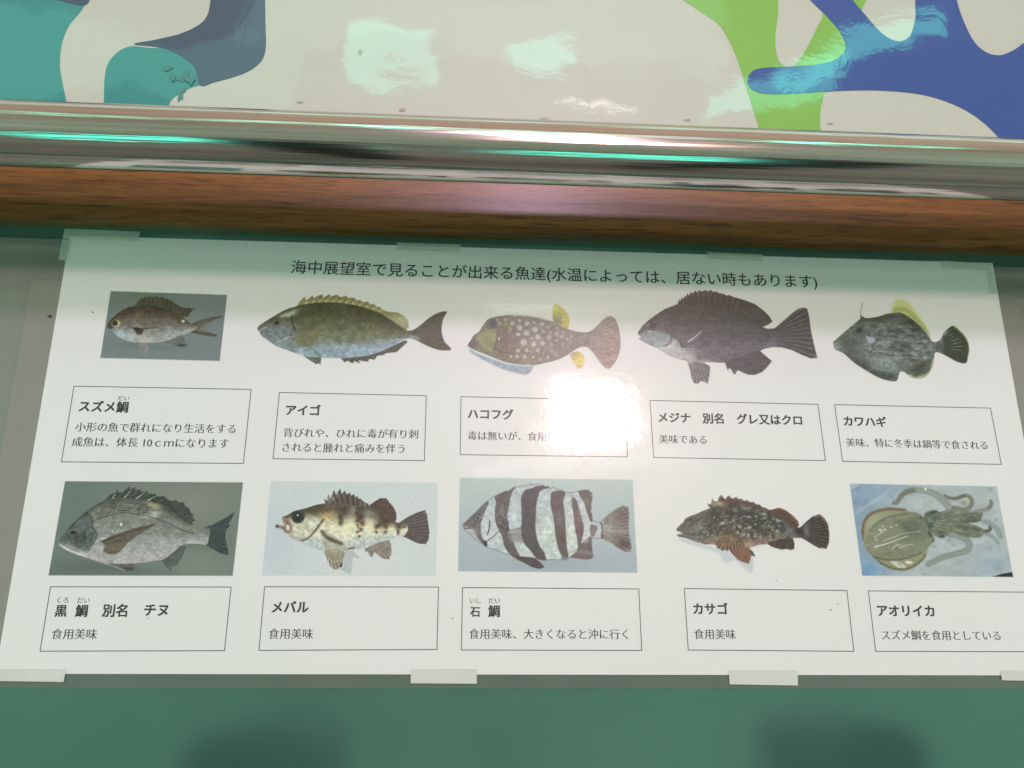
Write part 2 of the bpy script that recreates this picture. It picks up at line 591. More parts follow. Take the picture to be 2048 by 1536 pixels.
# ---------------------------------------------------------------- text
def text_mesh(s, dx, dy):
    """glyph outlines of a line; dx / dy move vertical / horizontal stroke edges (em) to set weight"""
    cu = bpy.data.curves.new('t', 'FONT')
    cu.body = s
    cu.size = 1.0
    cu.resolution_u = 3
    tmp = bpy.data.objects.new('tmp', cu)
    COL.objects.link(tmp)
    bpy.context.view_layer.update()
    me = bpy.data.meshes.new_from_object(tmp.evaluated_get(bpy.context.evaluated_depsgraph_get()))
    bpy.data.objects.remove(tmp)
    n = len(me.vertices)
    co = np.empty(n * 3); me.vertices.foreach_get('co', co); co = co.reshape(-1, 3)
    # boundary normals
    cnt = {}
    for p in me.polygons:
        vs = list(p.vertices)
        for a, b in zip(vs, vs[1:] + vs[:1]):
            cnt.setdefault((min(a, b), max(a, b)), []).append((a, b))
    nr = np.zeros((n, 2))
    for k_, l_ in cnt.items():
        if len(l_) == 1:
            a, b = l_[0]
            d = co[b, :2] - co[a, :2]
            L = np.hypot(*d)
            if L > 1e-7:
                q = np.array([d[1], -d[0]]) / L
                nr[a] += q; nr[b] += q
    L = np.hypot(nr[:, 0], nr[:, 1])[:, None]
    nr = nr / np.maximum(L, 1e-6)
    co[:, 0] += nr[:, 0] * dx
    co[:, 1] += nr[:, 1] * dy
    fs = [tuple(p.vertices) for p in me.polygons]
    bpy.data.meshes.remove(me)
    return co, fs


def write(name, s, x0, x1, y0, y1, style, parent, mat=None):
    """ink runs from photo point (x0, y0) to (x1, y1); y = foot of the characters"""
    dx, dy = {'head': (0.036, 0.028), 'title': (0.008, 0.005), 'body': (0.013, -0.013), 'ruby': (0.004, -0.004)}[style]
    co, fs = text_mesh(s, dx, dy)
    a, b = at(x0, y0), at(x1, y1)
    u = (b - a)
    L = u.length
    u.normalize()
    vv_ = Vector((-u.y, u.x, 0))
    xmin, xmax, ymin = co[:, 0].min(), co[:, 0].max(), co[:, 1].min()
    k_ = L / (xmax - xmin)
    ymin = -0.085 if style != 'ruby' else ymin
    V = [(a + u * ((c[0] - xmin) * k_) + vv_ * ((c[1] - ymin) * k_)) for c in co]
    V = [(q.x, q.y, ZP + 0.00006) for q in V]
    return link(name, mesh(name, V, fs), mat or M['ink'], parent)


write('title_text', '海中展望室で見ることが出来る魚達(水温によっては、居ない時もあります)', 582, 1634.5, 548.5, 577.5, 'title', nt_)

H = 'heading_text'
B = 'caption_text'
R_ = 'reading_text'
boxes = [
    ([(149.3, 773.2), (502.9, 779.7), (487.6, 927.6), (124.3, 924.3)],
     [(H, 'スズメ鯛', 157.5, 256.6, 824.2, 826.2), (R_, 'だい', 236, 259, 802, 802.5),
      (B, '小形の魚で群れになり生活をする', 150.7, 471.4, 863.8, 868), (B, '成魚は、体長 10ｃｍになります', 144, 457, 893.8, 897.5)],
     'two-line caption of the small damselfish'),
    ([(559.2, 785.8), (852.8, 792.2), (848.8, 921.9), (546.7, 918)],
     [(H, 'アイゴ', 571.4, 640.9, 831.5, 832.5), (B, '背びれや、ひれに毒が有り刺', 566.4, 836.2, 875.2, 878.4), (B, 'されると腫れと痛みを伴う', 564.7, 809, 904.5, 907.6)],
     'two-line caption of the yellow-finned rabbitfish'),
    ([(922, 794.2), (1249.5, 801), (1254.5, 914.4), (920.3, 910)],
     [(H, 'ハコフグ', 935, 1026.6, 838.5, 840.5), (B, '毒は無いが、食用には適さない', 935, 1212, 880.8, 884.2)],
     'caption under the boxfish, half lost in lamp glare'),
    ([(1299.3, 801.7), (1634.9, 809.5), (1649.8, 921.9), (1306.7, 915.5)],
     [(H, 'メジナ　別名　グレ又はクロ', 1316, 1604, 845.5, 851.5), (B, '美味である', 1318, 1412.7, 887.5, 889.2)],
     'caption with the long three-word heading'),
    ([(1668, 810), (1979.3, 817), (2001, 929.4), (1684, 923.2)],
     [(H, 'カワハギ', 1686.7, 1772.4, 852.6, 855), (B, '美味、特に冬季は鍋等で食される', 1691.8, 1974.5, 894.2, 900.2)],
     'caption of the filefish at the right'),
    ([(102.4, 1173.8), (463.1, 1174.3), (449.8, 1301.4), (81.6, 1302.4)],
     [(H, '黒', 109.5, 134.2, 1233.4, 1233.4), (H, '鯛', 150.4, 175.4, 1233.6, 1233.6), (H, '別名', 204, 254.8, 1233.6, 1233.8), (H, 'チヌ', 288, 336, 1232.4, 1232.6),
      (R_, 'くろ', 114.7, 137.6, 1206.4, 1206.4), (R_, 'だい', 155, 179.8, 1206.4, 1206.4), (B, '食用美味', 103, 194, 1279, 1279)],
     'caption of the black seabream'),
    ([(529.8, 1173.8), (877, 1174.3), (873.9, 1299), (518.6, 1300.8)],
     [(H, 'メバル', 543.4, 617.6, 1226.3, 1226.3), (B, '食用美味', 536.9, 626.2, 1278.4, 1278.4)],
     'caption of the big-eyed rockfish'),
    ([(925, 1175.3), (1276.9, 1178.2), (1282.9, 1301), (922.7, 1300)],
     [(H, '石', 939.4, 960.2, 1233.6, 1233.8), (H, '鯛', 976, 999.8, 1234, 1234), (R_, 'いし', 939.4, 961.5, 1206.6, 1206.6), (R_, 'だい', 976.9, 999.8, 1206.8, 1206.8),
      (B, '食用美味、大きくなると沖に行く', 937.8, 1255.8, 1278.4, 1279)],
     'caption of the striped knifejaw'),
    ([(1367.9, 1177.4), (1692.4, 1181.3), (1706.5, 1302.7), (1375.7, 1300)],
     [(H, 'カサゴ', 1385.9, 1455.4, 1229.2, 1229.6), (B, '食用美味', 1387.7, 1471.3, 1278.6, 1279)],
     'caption of the speckled scorpionfish'),
    ([(1735.3, 1182), (2047.5, 1184.5), (2063, 1303.5), (1750, 1302.6)],
     [(H, 'アオリイカ', 1754.6, 1868.6, 1233, 1233.8), (B, 'スズメ鯛を食用としている', 1762.4, 2000.6, 1280.2, 1281.4)],
     'caption of the squid at the lower right'),
]
LW = 0.00016
for quad, lines, lab in boxes:
    P = [at(*q) for q in quad]
    c0 = sum(P, Vector()) / 4
    out_, in_ = [], []
    for i in range(4):
        a, b, c = P[i - 1], P[i], P[(i + 1) % 4]
        d1 = (a - b).normalized(); d2 = (c - b).normalized()
        off = (d1 + d2) * LW
        out_.append(b - off); in_.append(b + off)
    V = [(q.x, q.y, ZP + 0.00005) for q in out_ + in_]
    F = [(i, 4 + i, 4 + (i + 1) % 4, (i + 1) % 4) for i in range(4)]
    bx = link('caption_box', mesh('caption_box', V, F), M['ink_grey'], nt_)
    bx['label'] = lab
    for (nm, s, x0, x1, y0, y1) in lines:
        write(nm, s, x0, x1, y0, y1, {H: 'head', B: 'body', R_: 'ruby'}[nm], bx)

# ---------------------------------------------------------------- printed fish photographs
class Pic:
    """ink of one printed photograph, worked out on a fine mesh of points lying on the paper.
    Outline coordinates are in a local ruler: photo = origin + local / scale"""
    STEP = 0.95

    def __init__(s, ox, oy, sc, box):
        s.o, s.s = (ox, oy), sc
        x0, y0, x1, y1 = box
        nx, ny = int((x1 - x0) / s.STEP) + 1, int((y1 - y0) / s.STEP) + 1
        s.px, s.py = np.meshgrid(x0 + np.arange(nx) * s.STEP, y0 + np.arange(ny) * s.STEP)
        s.X, s.Y = (s.px - ox) * sc, (s.py - oy) * sc
        s.C = np.ones(s.X.shape + (3,)) * np.array([217, 217, 211.])
        s.A = np.zeros(s.X.shape)
        s.F = np.zeros(s.X.shape)
        s.soft = 1.5 * sc
        s.seed = int(ox * 7 + oy)

    # -- masks
    def segdist(s, pts, closed=False, widths=None):
        P = np.array(pts, float)
        best = np.full(s.X.shape, 1e9)
        n = len(P) if closed else len(P) - 1
        for i in range(n):
            a, b = P[i], P[(i + 1) % len(P)]
            d = b - a
            L2 = max((d ** 2).sum(), 1e-9)
            t = np.clip(((s.X - a[0]) * d[0] + (s.Y - a[1]) * d[1]) / L2, 0, 1)
            q = np.hypot(s.X - a[0] - t * d[0], s.Y - a[1] - t * d[1])
            if widths is not None:
                q = q - (widths[i] * (1 - t) + widths[(i + 1) % len(P)] * t) / 2
            best = np.minimum(best, q)
        return best

    def poly(s, pts, soft=None, smooth=True):
        P = catmull(pts, 3) if smooth else np.array(pts, float)
        inside = np.zeros(s.X.shape, bool)
        n = len(P)
        for i in range(n):
            (x1, y1), (x2, y2) = P[i], P[(i + 1) % n]
            if y1 == y2:
                continue
            c = ((y1 > s.Y) != (y2 > s.Y)) & (s.X < (x2 - x1) * (s.Y - y1) / (y2 - y1) + x1)
            inside ^= c
        d = s.segdist(P, True)
        d = np.where(inside, -d, d)
        so = s.soft if soft is None else soft
        t = np.clip(0.5 - d / so, 0, 1)
        return t * t * (3 - 2 * t)

    def line(s, pts, w, soft=None, w1=None, smooth=True):
        P = catmull(pts, 4, False) if smooth and len(pts) > 2 else np.array(pts, float)
        W = np.linspace(w, w if w1 is None else w1, len(P))
        d = s.segdist(P, False, W)
        so = s.soft if soft is None else soft
        return np.clip(0.5 - d / so, 0, 1)

    def blob(s, cx, cy, rx, ry, ang=0, hard=0.0):
        a = math.radians(ang)
        u = ((s.X - cx) * math.cos(a) + (s.Y - cy) * math.sin(a)) / rx
        v = (-(s.X - cx) * math.sin(a) + (s.Y - cy) * math.cos(a)) / ry
        r = np.sqrt(u * u + v * v)
        if hard:
            return np.clip((1 - r) / (1 - hard + 1e-6) + 0.0, 0, 1)
        return np.exp(-r * r * 1.4)

    # -- noise
    def noise(s, fx, fy=None, seed=0, octv=3):
        fy = fx if fy is None else fy
        out = np.zeros(s.X.shape); amp, tot = 1.0, 0
        for o in range(octv):
            x, y = s.X / fx * 2 ** o, s.Y / fy * 2 ** o
            xi, yi = np.floor(x).astype(np.int64), np.floor(y).astype(np.int64)
            xf, yf = x - xi, y - yi
            xf, yf = xf * xf * (3 - 2 * xf), yf * yf * (3 - 2 * yf)

            def h(i, j):
                k_ = (i * 374761393 + j * 668265263 + (seed + s.seed + o * 31) * 2147483647) & 0xffffffff
                k_ = ((k_ ^ (k_ >> 13)) * 1274126177) & 0xffffffff
                return ((k_ ^ (k_ >> 16)) & 0xffff) / 65535.0
            v = (h(xi, yi) * (1 - xf) + h(xi + 1, yi) * xf) * (1 - yf) + (h(xi, yi + 1) * (1 - xf) + h(xi + 1, yi + 1) * xf) * yf
            out += v * amp; tot += amp; amp *= 0.55
        return out / tot - 0.5

    # -- ink
    def put(s, m, col, op=1.0):
        m = (m * op)[..., None]
        col = np.array(col, float)
        s.C = s.C * (1 - m) + col * m

    def mul(s, m, f):
        s.C = s.C * (1 + (m * f))[..., None]

    def fill(s, pts, col, op=1.0, soft=None, smooth=True, clip=None, alpha=True):
        m = s.poly(pts, soft, smooth)
        if clip is not None:
            m = m * clip
        s.put(m, col, op)
        s.F = np.maximum(s.F, m)
        if alpha:
            s.A = np.maximum(s.A, m * op)
        return m

    def vramp(s, m, top, bot, stops):
        """colour by height between back line and belly line"""
        tx, ty = zip(*top); bx_, by = zip(*bot)
        T = np.interp(s.X, tx, ty); B_ = np.interp(s.X, bx_, by)
        t = np.clip((s.Y - T) / np.maximum(B_ - T, 1) + s.noise(90, 60, 5) * 0.12, 0, 1)
        pos = [p for p, _ in stops]
        col = np.stack([np.interp(t, pos, [c[i] for _, c in stops]) for i in range(3)], -1)
        s.C = s.C * (1 - m[..., None]) + col * m[..., None]

    def scales(s, m, px_, py_, f, slant=0.0):
        X = s.X + slant * s.Y
        j = np.floor(s.Y / py_)
        u = (X / px_ + 0.5 * (j % 2)) % 1.0 - 0.5
        v = (s.Y / py_) % 1.0
        r = np.abs(np.hypot(u * 1.1, v - 0.05) - 0.62)
        s.mul(m * np.clip(1 - r * 4, 0, 1), -f)
        s.mul(m * np.clip(1 - np.hypot(u, v - 0.4) * 2.2, 0, 1), f * 0.6)

    def rays(s, m, cx, cy, n, f, dark=True, spread=2 * math.pi, jit=0.15):
        a = np.arctan2(s.Y - cy, s.X - cx)
        k_ = np.sin(a * n + s.noise(80, 80, 9, 2) * 6 * jit)
        s.mul(m, k_ * f * 0.62)

    def spots(s, m, lst, col, op=0.9):
        for q in lst:
            x, y, r = q[:3]
            c = col if len(q) < 4 else q[3]
            s.put(s.blob(x, y, r * 1.15, r * 1.15, 0, 0.45) * m, c, op)

    def speckle(s, m, f, sz=None):
        sz = sz or 2.0 * s.s
        s.mul(m, s.noise(sz, sz, 77, 2) * f)

    def bake(s, label, parent, rect=None):
        mtl = M['print']
        if rect is not None:
            s.A = s.poly(rect, 1.2 * s.s, False)
        s.speckle(s.A, 0.07)
        q_ = 1.0 * s.s
        tex = s.noise(9 * q_, 6 * q_, 201, 2) * 0.24 + s.noise(3.2 * q_, 2.6 * q_, 202, 2) * 0.26
        s.mul(s.F, tex * 0.72)
        col = np.clip(s.C, 0, 255)
        lum = col @ np.array([0.3, 0.59, 0.11])
        col = lum[..., None] * 0.22 + col * 0.78
        col = 255 * (col / 255) ** 1.11
        a = alb(col, 1.02) * np.array([0.95, 1.0, 0.925])
        paper = np.array([PAPER_ALB, PAPER_ALB, PAPER_ALB * 0.985])
        c = paper * (1 - s.A[..., None]) + a * s.A[..., None]
        P = at_np(s.px, s.py, ZP)
        P[..., 2] = ZP + 0.00004
        h_, w_ = s.X.shape
        keep = s.A > 0.02
        q = keep[:-1, :-1] | keep[1:, :-1] | keep[:-1, 1:] | keep[1:, 1:]
        I = np.arange(h_ * w_).reshape(h_, w_)
        f = np.stack([I[1:, :-1][q], I[1:, 1:][q], I[:-1, 1:][q], I[:-1, :-1][q]], -1)
        used = np.unique(f)
        remap = np.full(h_ * w_, -1); remap[used] = np.arange(len(used))
        f = remap[f]
        V = P.reshape(-1, 3)[used]
        me = bpy.data.meshes.new('fish_picture')
        me.vertices.add(len(V)); me.vertices.foreach_set('co', V.ravel())
        me.loops.add(f.size); me.loops.foreach_set('vertex_index', f.ravel().astype(np.int32))
        me.polygons.add(len(f)); me.polygons.foreach_set('loop_start', np.arange(0, f.size, 4, dtype=np.int32))
        me.update(calc_edges=True)
        at_ = me.attributes.new('ink', 'FLOAT_COLOR', 'POINT')
        rgba = np.ones((len(V), 4)); rgba[:, :3] = c.reshape(-1, 3)[used]
        at_.data.foreach_set('color', rgba.ravel().astype(np.float32))
        o = link('fish_picture', me, mtl, parent)
        o['label'] = label


def fish_damsel():
    p = Pic(195, 570, 7.585, (199, 580, 457, 724))
    p.C[:] = (124, 133, 130)
    t = np.clip(p.Y / 1100, 0, 1)[..., None]
    p.C = p.C * (1 - t) + np.array([126, 138, 141.]) * t
    p.put(p.blob(700, 150, 600, 120), (120, 124, 108), 0.6)
    p.put(p.blob(1500, 300, 500, 200), (132, 136, 134), 0.5)
    p.put(p.blob(700, 930, 560, 60, 4), (108, 120, 122), 0.6)
    # tail, fins
    tail = [(1400, 610), (1560, 545), (1700, 500), (1820, 478), (1885, 485), (1800, 515), (1690, 580), (1600, 620), (1550, 665), (1620, 690), (1720, 722), (1815, 768), (1720, 778), (1600, 762), (1480, 735), (1400, 712)]
    p.fill(tail, (112, 108, 98))
    p.put(p.line([(1430, 600), (1600, 540), (1880, 482)], 22, 30), (84, 76, 70), 0.8)
    p.put(p.line([(1440, 700), (1600, 735), (1800, 770)], 26, 30), (78, 72, 66), 0.8)
    p.put(p.blob(1610, 650, 110, 28, -8), (128, 118, 104), 0.6)
    p.fill([(1040, 850), (1250, 780), (1310, 800), (1330, 860), (1345, 938), (1250, 935), (1180, 912), (1080, 890)], (112, 118, 112), 0.8)
    p.put(p.blob(1270, 915, 90, 22), (62, 68, 70), 0.9)
    p.fill([(580, 865), (730, 875), (785, 955), (760, 1000), (720, 1045), (650, 1010), (600, 960)], (142, 132, 134), 0.75)
    for i in range(5):
        p.put(p.line([(640 + 10 * i, 880), (640 + 34 * i, 1010)], 6, 14), (170, 158, 158), 0.5)
    dm = p.fill([(575, 325), (600, 262), (638, 232), (658, 188), (690, 218), (718, 172), (750, 195), (798, 158), (830, 188), (878, 168), (930, 190), (978, 178), (1010, 203), (1065, 212), (1130, 240), (1180, 280), (1270, 330), (1330, 350), (1400, 350), (1440, 355), (1492, 343), (1440, 385), (1400, 430), (1370, 480), (1250, 470), (1100, 400), (900, 345), (700, 330)], (92, 88, 72))
    p.put(p.blob(1380, 400, 90, 45, 20) * dm, (78, 82, 84), 0.9)
    p.rays(dm, 900, 1500, 110, 0.10)
    body = [(150, 620), (190, 540), (260, 470), (330, 415), (430, 355), (580, 315), (760, 305), (900, 320), (1100, 375), (1250, 440), (1330, 520), (1420, 590), (1500, 605), (1510, 645), (1430, 700), (1330, 750), (1250, 768), (1130, 820), (1000, 855), (850, 875), (720, 878), (600, 870), (500, 860), (370, 815), (280, 760), (225, 700), (170, 680)]
    m = p.fill(body, (120, 120, 112))
    top = [(150, 600), (330, 410), (580, 315), (760, 305), (1100, 375), (1330, 520), (1500, 605)]
    bot = [(150, 660), (280, 760), (500, 860), (850, 875), (1130, 820), (1430, 700), (1500, 650)]
    p.vramp(m, top, bot, [(0, (84, 74, 60)), (.2, (104, 88, 74)), (.42, (124, 114, 102)), (.6, (136, 134, 128)), (.78, (158, 158, 154)), (1, (178, 178, 174))])
    p.put(p.blob(1250, 420, 200, 60, 35) * m, (126, 118, 84), 0.7)
    p.put(p.blob(430, 770, 200, 75, 18) * m, (168, 182, 190), 0.8)
    p.put(p.blob(1200, 720, 170, 60, -10) * m, (160, 168, 176), 0.6)
    p.scales(m * np.clip((p.X - 560) / 100, 0, 1), 44, 40, 0.11)
    p.mul(m, p.noise(60, 40, 3) * 0.25)
    p.put(p.blob(190, 640, 60, 55) * m, (58, 58, 52), 0.8)
    p.put(p.blob(280, 582, 76, 66, 0, 0.75), (188, 176, 126), 1)
    p.put(p.blob(264, 580, 50, 46, -20, 0.7), (62, 56, 46), 1)
    p.put(p.blob(255, 545, 45, 24), (84, 80, 60), 0.9)
    p.put(p.line([(545, 520), (600, 590), (640, 640)], 10, 22), (160, 146, 106), 0.7)
    p.put(p.blob(480, 560, 80, 70) * m, (118, 110, 108), 0.6)
    p.put(p.line([(690, 665), (940, 640)], 34, 30, 8), (94, 82, 74), 0.7)
    p.fill([(538, 655), (600, 642), (690, 662), (690, 710), (650, 760), (600, 752), (570, 700)], (92, 66, 66), 0.95, alpha=False)
    p.put(p.blob(590, 670, 60, 22, 15), (62, 54, 56), 0.8)
    p.put(p.blob(680, 790, 170, 42, 12) * m, (196, 186, 170), 0.75)
    p.put(p.blob(1300, 550, 34, 26, 10, 0.4), (222, 222, 208), 1)
    p.bake('print of a small grey-brown damselfish on a grey rectangle', nt_, [(200, 92), (1968, 150), (1855, 1152), (43, 1108)])


def fish_rabbit():
    p = Pic(500, 570, 4.876, (508, 580, 908, 734))
    yd = [(455, 212), (490, 150), (538, 110), (545, 150), (580, 125), (614, 98), (622, 128), (660, 105), (706, 90), (716, 122), (775, 88), (790, 112), (848, 92), (880, 117), (940, 103), (955, 126), (1015, 122), (1040, 147), (1075, 146), (1100, 167), (1150, 160), (1170, 187), (1215, 186), (1235, 212), (1262, 210), (1300, 245), (1350, 260), (1440, 266), (1500, 298), (1542, 340), (1550, 410), (1520, 440), (1460, 420), (1370, 360), (1260, 300), (1120, 250), (1000, 220), (850, 200), (700, 195), (560, 205)]
    m = p.fill(yd, (150, 138, 88), smooth=False, soft=9)
    p.put(p.blob(1480, 340, 120, 90) * m, (196, 192, 150), 0.85)
    for i in range(12):
        x = 520 + i * 66
        y = np.interp(x, [500, 700, 850, 1000, 1260], [178, 160, 160, 180, 250])
        p.put(p.blob(x + 20, y, 32, 17, -18) * m, (205, 196, 148), 0.85)
        p.put(p.line([(x - 14, y + 25), (x + 50, y - 68)], 7, 9) * m, (92, 88, 56), 0.8)
    for i in range(9):
        p.put(p.line([(1340 + i * 20, 290 + i * 17), (1470 + i * 9, 285 + i * 17)], 5, 8) * m, (130, 128, 84), 0.6)
    m = p.fill([(880, 712), (925, 757), (950, 740), (1000, 767), (1020, 745), (1080, 768), (1060, 737), (1150, 750), (1165, 722), (1215, 730), (1240, 692), (1310, 682), (1320, 668), (1430, 655), (1500, 592), (1537, 560), (1530, 540), (1500, 538), (1400, 590), (1260, 640), (1100, 680)], (98, 98, 78), smooth=False, soft=9)
    p.rays(m, 1600, 0, 130, 0.16)
    m = p.fill([(508, 682), (560, 720), (650, 776), (660, 765), (690, 777), (697, 705), (600, 690)], (104, 110, 98), smooth=False, soft=9)
    p.put(p.line([(530, 695), (690, 760)], 6, 9), (150, 156, 148), 0.6)
    p.put(p.line([(520, 690), (650, 772)], 8, 9), (70, 74, 62), 0.7)
    body = [(72, 435), (85, 400), (140, 360), (240, 300), (350, 240), (450, 208), (560, 185), (700, 170), (850, 173), (1000, 193), (1120, 223), (1260, 273), (1370, 340), (1460, 400), (1520, 437), (1580, 442), (1650, 400), (1740, 325), (1830, 272), (1922, 258), (1890, 320), (1870, 400), (1874, 480), (1900, 555), (1945, 600), (1958, 636), (1850, 636), (1740, 600), (1640, 550), (1580, 527), (1500, 530), (1400, 590), (1260, 655), (1100, 695), (900, 714), (750, 712), (600, 702), (500, 683), (380, 642), (260, 597), (180, 545), (108, 492), (96, 462)]
    m = p.fill(body, (110, 112, 88))
    top = [(70, 430), (350, 240), (560, 185), (850, 173), (1120, 223), (1460, 400), (1580, 430), (1900, 260)]
    bot = [(70, 470), (260, 597), (500, 683), (750, 712), (1100, 695), (1400, 590), (1580, 527), (1660, 1100), (1900, 1500)]
    p.vramp(m, top, bot, [(0, (78, 81, 54)), (.25, (92, 97, 62)), (.5, (110, 116, 78)), (.66, (120, 130, 106)), (.80, (142, 160, 166)), (1, (152, 172, 190))])
    p.mul(m, p.noise(38, 30, 3) * 0.30)
    p.put(np.clip((p.X - 1610) / 60, 0, 1) * m, (94, 92, 70), 0.9)
    p.put(p.blob(1620, 515, 60, 24, 20) * m, (150, 164, 176), 0.7)
    p.rays(m * np.clip((p.X - 1640) / 60, 0, 1), 1480, 470, 60, 0.06)
    # head
    hm = m * np.clip((470 - p.X) / 60, 0, 1)
    p.put(hm * np.clip((p.Y - 330) / 80, 0, 1), (122, 134, 136), 0.85)
    p.put(p.blob(370, 290, 130, 34, -22) * m, (192, 194, 176), 0.95)
    p.put(p.blob(130, 390, 60, 30, -30) * m, (116, 108, 96), 0.8)
    p.put(p.line([(150, 370), (260, 330), (390, 340)], 26, 24) * m, (92, 92, 78), 0.7)
    p.put(p.blob(90, 430, 26, 24) * m, (100, 98, 96), 0.9)
    p.put(p.line([(98, 440), (160, 410)], 10, 12) * m, (188, 190, 184), 0.7)
    p.mul(hm, p.noise(26, 20, 8) * 0.35)
    p.put(p.blob(258, 368, 44, 34), (84, 84, 72), 0.9)
    p.put(p.blob(260, 370, 28, 24, 0, 0.5), (48, 46, 42), 0.95)
    p.put(p.line([(410, 305), (412, 360), (440, 440)], 13, 12), (50, 54, 48), 0.95)
    p.put(p.line([(412, 420), (405, 480), (380, 520)], 8, 12), (72, 80, 76), 0.8)
    p.put(p.line([(250, 568), (400, 502)], 9, 14), (182, 192, 196), 0.8)
    p.put(p.blob(300, 590, 110, 24, 25) * m, (140, 160, 178), 0.6)
    p.fill([(410, 525), (520, 475), (690, 455), (660, 520), (600, 585), (520, 600), (470, 575)], (118, 120, 78), 0.9, soft=26, alpha=False)
    p.put(p.line([(420, 600), (560, 595), (680, 690)], 24, 26) * m, (112, 124, 92), 0.6)
    p.put(p.line([(410, 525), (470, 560), (470, 600)], 8, 12) * m, (80, 84, 60), 0.7)
    p.put(p.blob(440, 560, 50, 30, 30) * m, (136, 152, 150), 0.6)
    p.bake('print of a long olive rabbitfish with a yellow back fin', nt_)


def fish_box():
    p = Pic(920, 590, 6.024, (932, 606, 1246, 754))
    p.fill([(108, 640), (200, 690), (420, 780), (700, 830), (880, 850), (860, 920), (800, 962), (700, 952), (500, 892), (350, 822), (200, 742), (125, 695)], (148, 166, 182), 1, soft=34)
    m = p.fill([(1122, 330), (1124, 122), (1170, 110), (1232, 145), (1290, 215), (1322, 300), (1302, 402), (1250, 395)], (205, 192, 84), soft=12)
    p.put(p.blob(1170, 320, 80, 90) * m, (138, 128, 120), 0.9)
    p.rays(m, 1130, 400, 44, 0.10)
    m = p.fill([(1325, 705), (1420, 678), (1482, 720), (1502, 790), (1472, 870), (1430, 890), (1380, 832), (1340, 762)], (212, 192, 92), soft=14)
    p.put(p.blob(1360, 700, 60, 60) * m, (170, 160, 138), 0.8)
    body = [(92, 600), (130, 545), (160, 488), (230, 440), (270, 375), (330, 298), (400, 268), (520, 248), (650, 238), (800, 245), (950, 272), (1080, 305), (1122, 325), (1220, 380), (1300, 410), (1420, 440), (1550, 445), (1640, 382), (1720, 300), (1800, 253), (1870, 290), (1915, 400), (1936, 560), (1920, 700), (1870, 812), (1800, 886), (1740, 870), (1680, 800), (1620, 720), (1550, 640), (1480, 625), (1400, 652), (1300, 720), (1180, 780), (1000, 826), (850, 852), (700, 840), (560, 815), (420, 765), (300, 715), (210, 680), (150, 652), (108, 630)]
    m = p.fill(body, (130, 122, 106))
    t = np.clip((p.X - 500) / 900, 0, 1)[..., None]
    p.C = np.where(m[..., None] > 0.5, p.C * (1 - t) + np.array([142, 134, 126.]) * t, p.C)
    p.put(np.clip((620 - p.X) / 300, 0, 1) * m, (128, 128, 82), 0.7)
    p.put(p.blob(900, 720, 360, 110) * m, (136, 126, 100), 0.6)
    p.put(p.blob(700, 760, 200, 60) * m, (134, 132, 88), 0.6)
    p.put(p.blob(850, 300, 320, 60, 5) * m, (136, 128, 128), 0.7)
    p.put(p.blob(560, 560, 150, 170) * m, (100, 88, 76), 0.8)
    p.put(p.blob(760, 640, 330, 190) * m, (146, 138, 108), 0.45)
    p.mul(m, p.noise(50, 50, 4) * 0.2)
    tail = np.clip((p.X - 1540) / 80, 0, 1) * m
    p.put(tail, (164, 144, 134), 0.9)
    p.rays(tail, 1440, 540, 52, 0.06)
    p.put(p.blob(1600, 500, 70, 50) * m, (140, 134, 138), 0.6)
    p.put(p.blob(1780, 770, 110, 40, -20) * m, (186, 160, 140), 0.6)
    p.fill([(235, 470), (300, 430), (350, 420), (435, 425), (445, 540), (420, 670), (300, 660), (240, 590), (190, 540)], (146, 152, 92), 0.8, soft=30, alpha=False)
    p.put(p.line([(250, 600), (330, 560), (400, 590), (420, 640)], 8, 14) * m, (100, 108, 66), 0.6)
    p.put(p.blob(150, 590, 70, 70, 30) * m, (98, 94, 94), 0.95)
    p.put(p.blob(190, 640, 40, 50) * m, (122, 100, 92), 0.7)
    p.put(p.blob(385, 350, 84, 80, 0, 0.6) * m, (104, 106, 104), 0.95)
    p.put(p.blob(400, 355, 56, 56, 0, 0.4) * m, (76, 80, 86), 0.9)
    p.put(p.line([(455, 470), (440, 560), (410, 660)], 26, 30) * m, (72, 70, 62), 0.7)
    p.put(p.blob(470, 528, 11, 24, 0, 0.4), (235, 238, 235), 1)
    p.put(p.line([(430, 640), (500, 690), (580, 700)], 12, 18) * m, (84, 80, 70), 0.7)
    W = (186, 192, 194)
    L = [(720, 395, 40), (630, 340, 28), (805, 345, 34), (900, 415, 38), (1000, 440, 32), (805, 460, 42), (940, 505, 38), (1070, 515, 38), (700, 475, 28), (765, 570, 48), (890, 592, 36), (995, 585, 30), (1095, 592, 25), (1160, 470, 32), (1230, 505, 24), (1290, 535, 22), (1240, 600, 25), (1100, 675, 28), (940, 665, 28), (805, 665, 28), (700, 670, 26), (690, 745, 28), (780, 745, 26), (615, 740, 15), (605, 410, 30, (176, 172, 108)), (545, 350, 34, (158, 158, 100)), (455, 300, 20), (990, 350, 28), (1055, 385, 25), (1170, 400, 28), (1240, 440, 20), (1340, 500, 20), (1060, 750, 25), (860, 525, 15), (895, 335, 18), (1010, 705, 18), (1165, 550, 22), (1330, 570, 20), (550, 300, 20), (720, 310, 25), (1160, 720, 20), (480, 340, 18), (1085, 450, 16), (880, 750, 20), (965, 780, 18)]
    p.spots(m, [q for q in L if q[0] < 1000], W, 0.82)
    p.spots(m, [q for q in L if q[0] >= 1000], (178, 170, 172), 0.75)
    p.put(p.line([(640, 245), (800, 252), (950, 278), (1100, 318)], 18, 20, 6), (190, 200, 208), 0.85)
    p.put(p.line([(200, 690), (300, 722), (420, 772), (560, 822), (700, 845), (850, 850)], 18, 16), (198, 210, 216), 0.9)
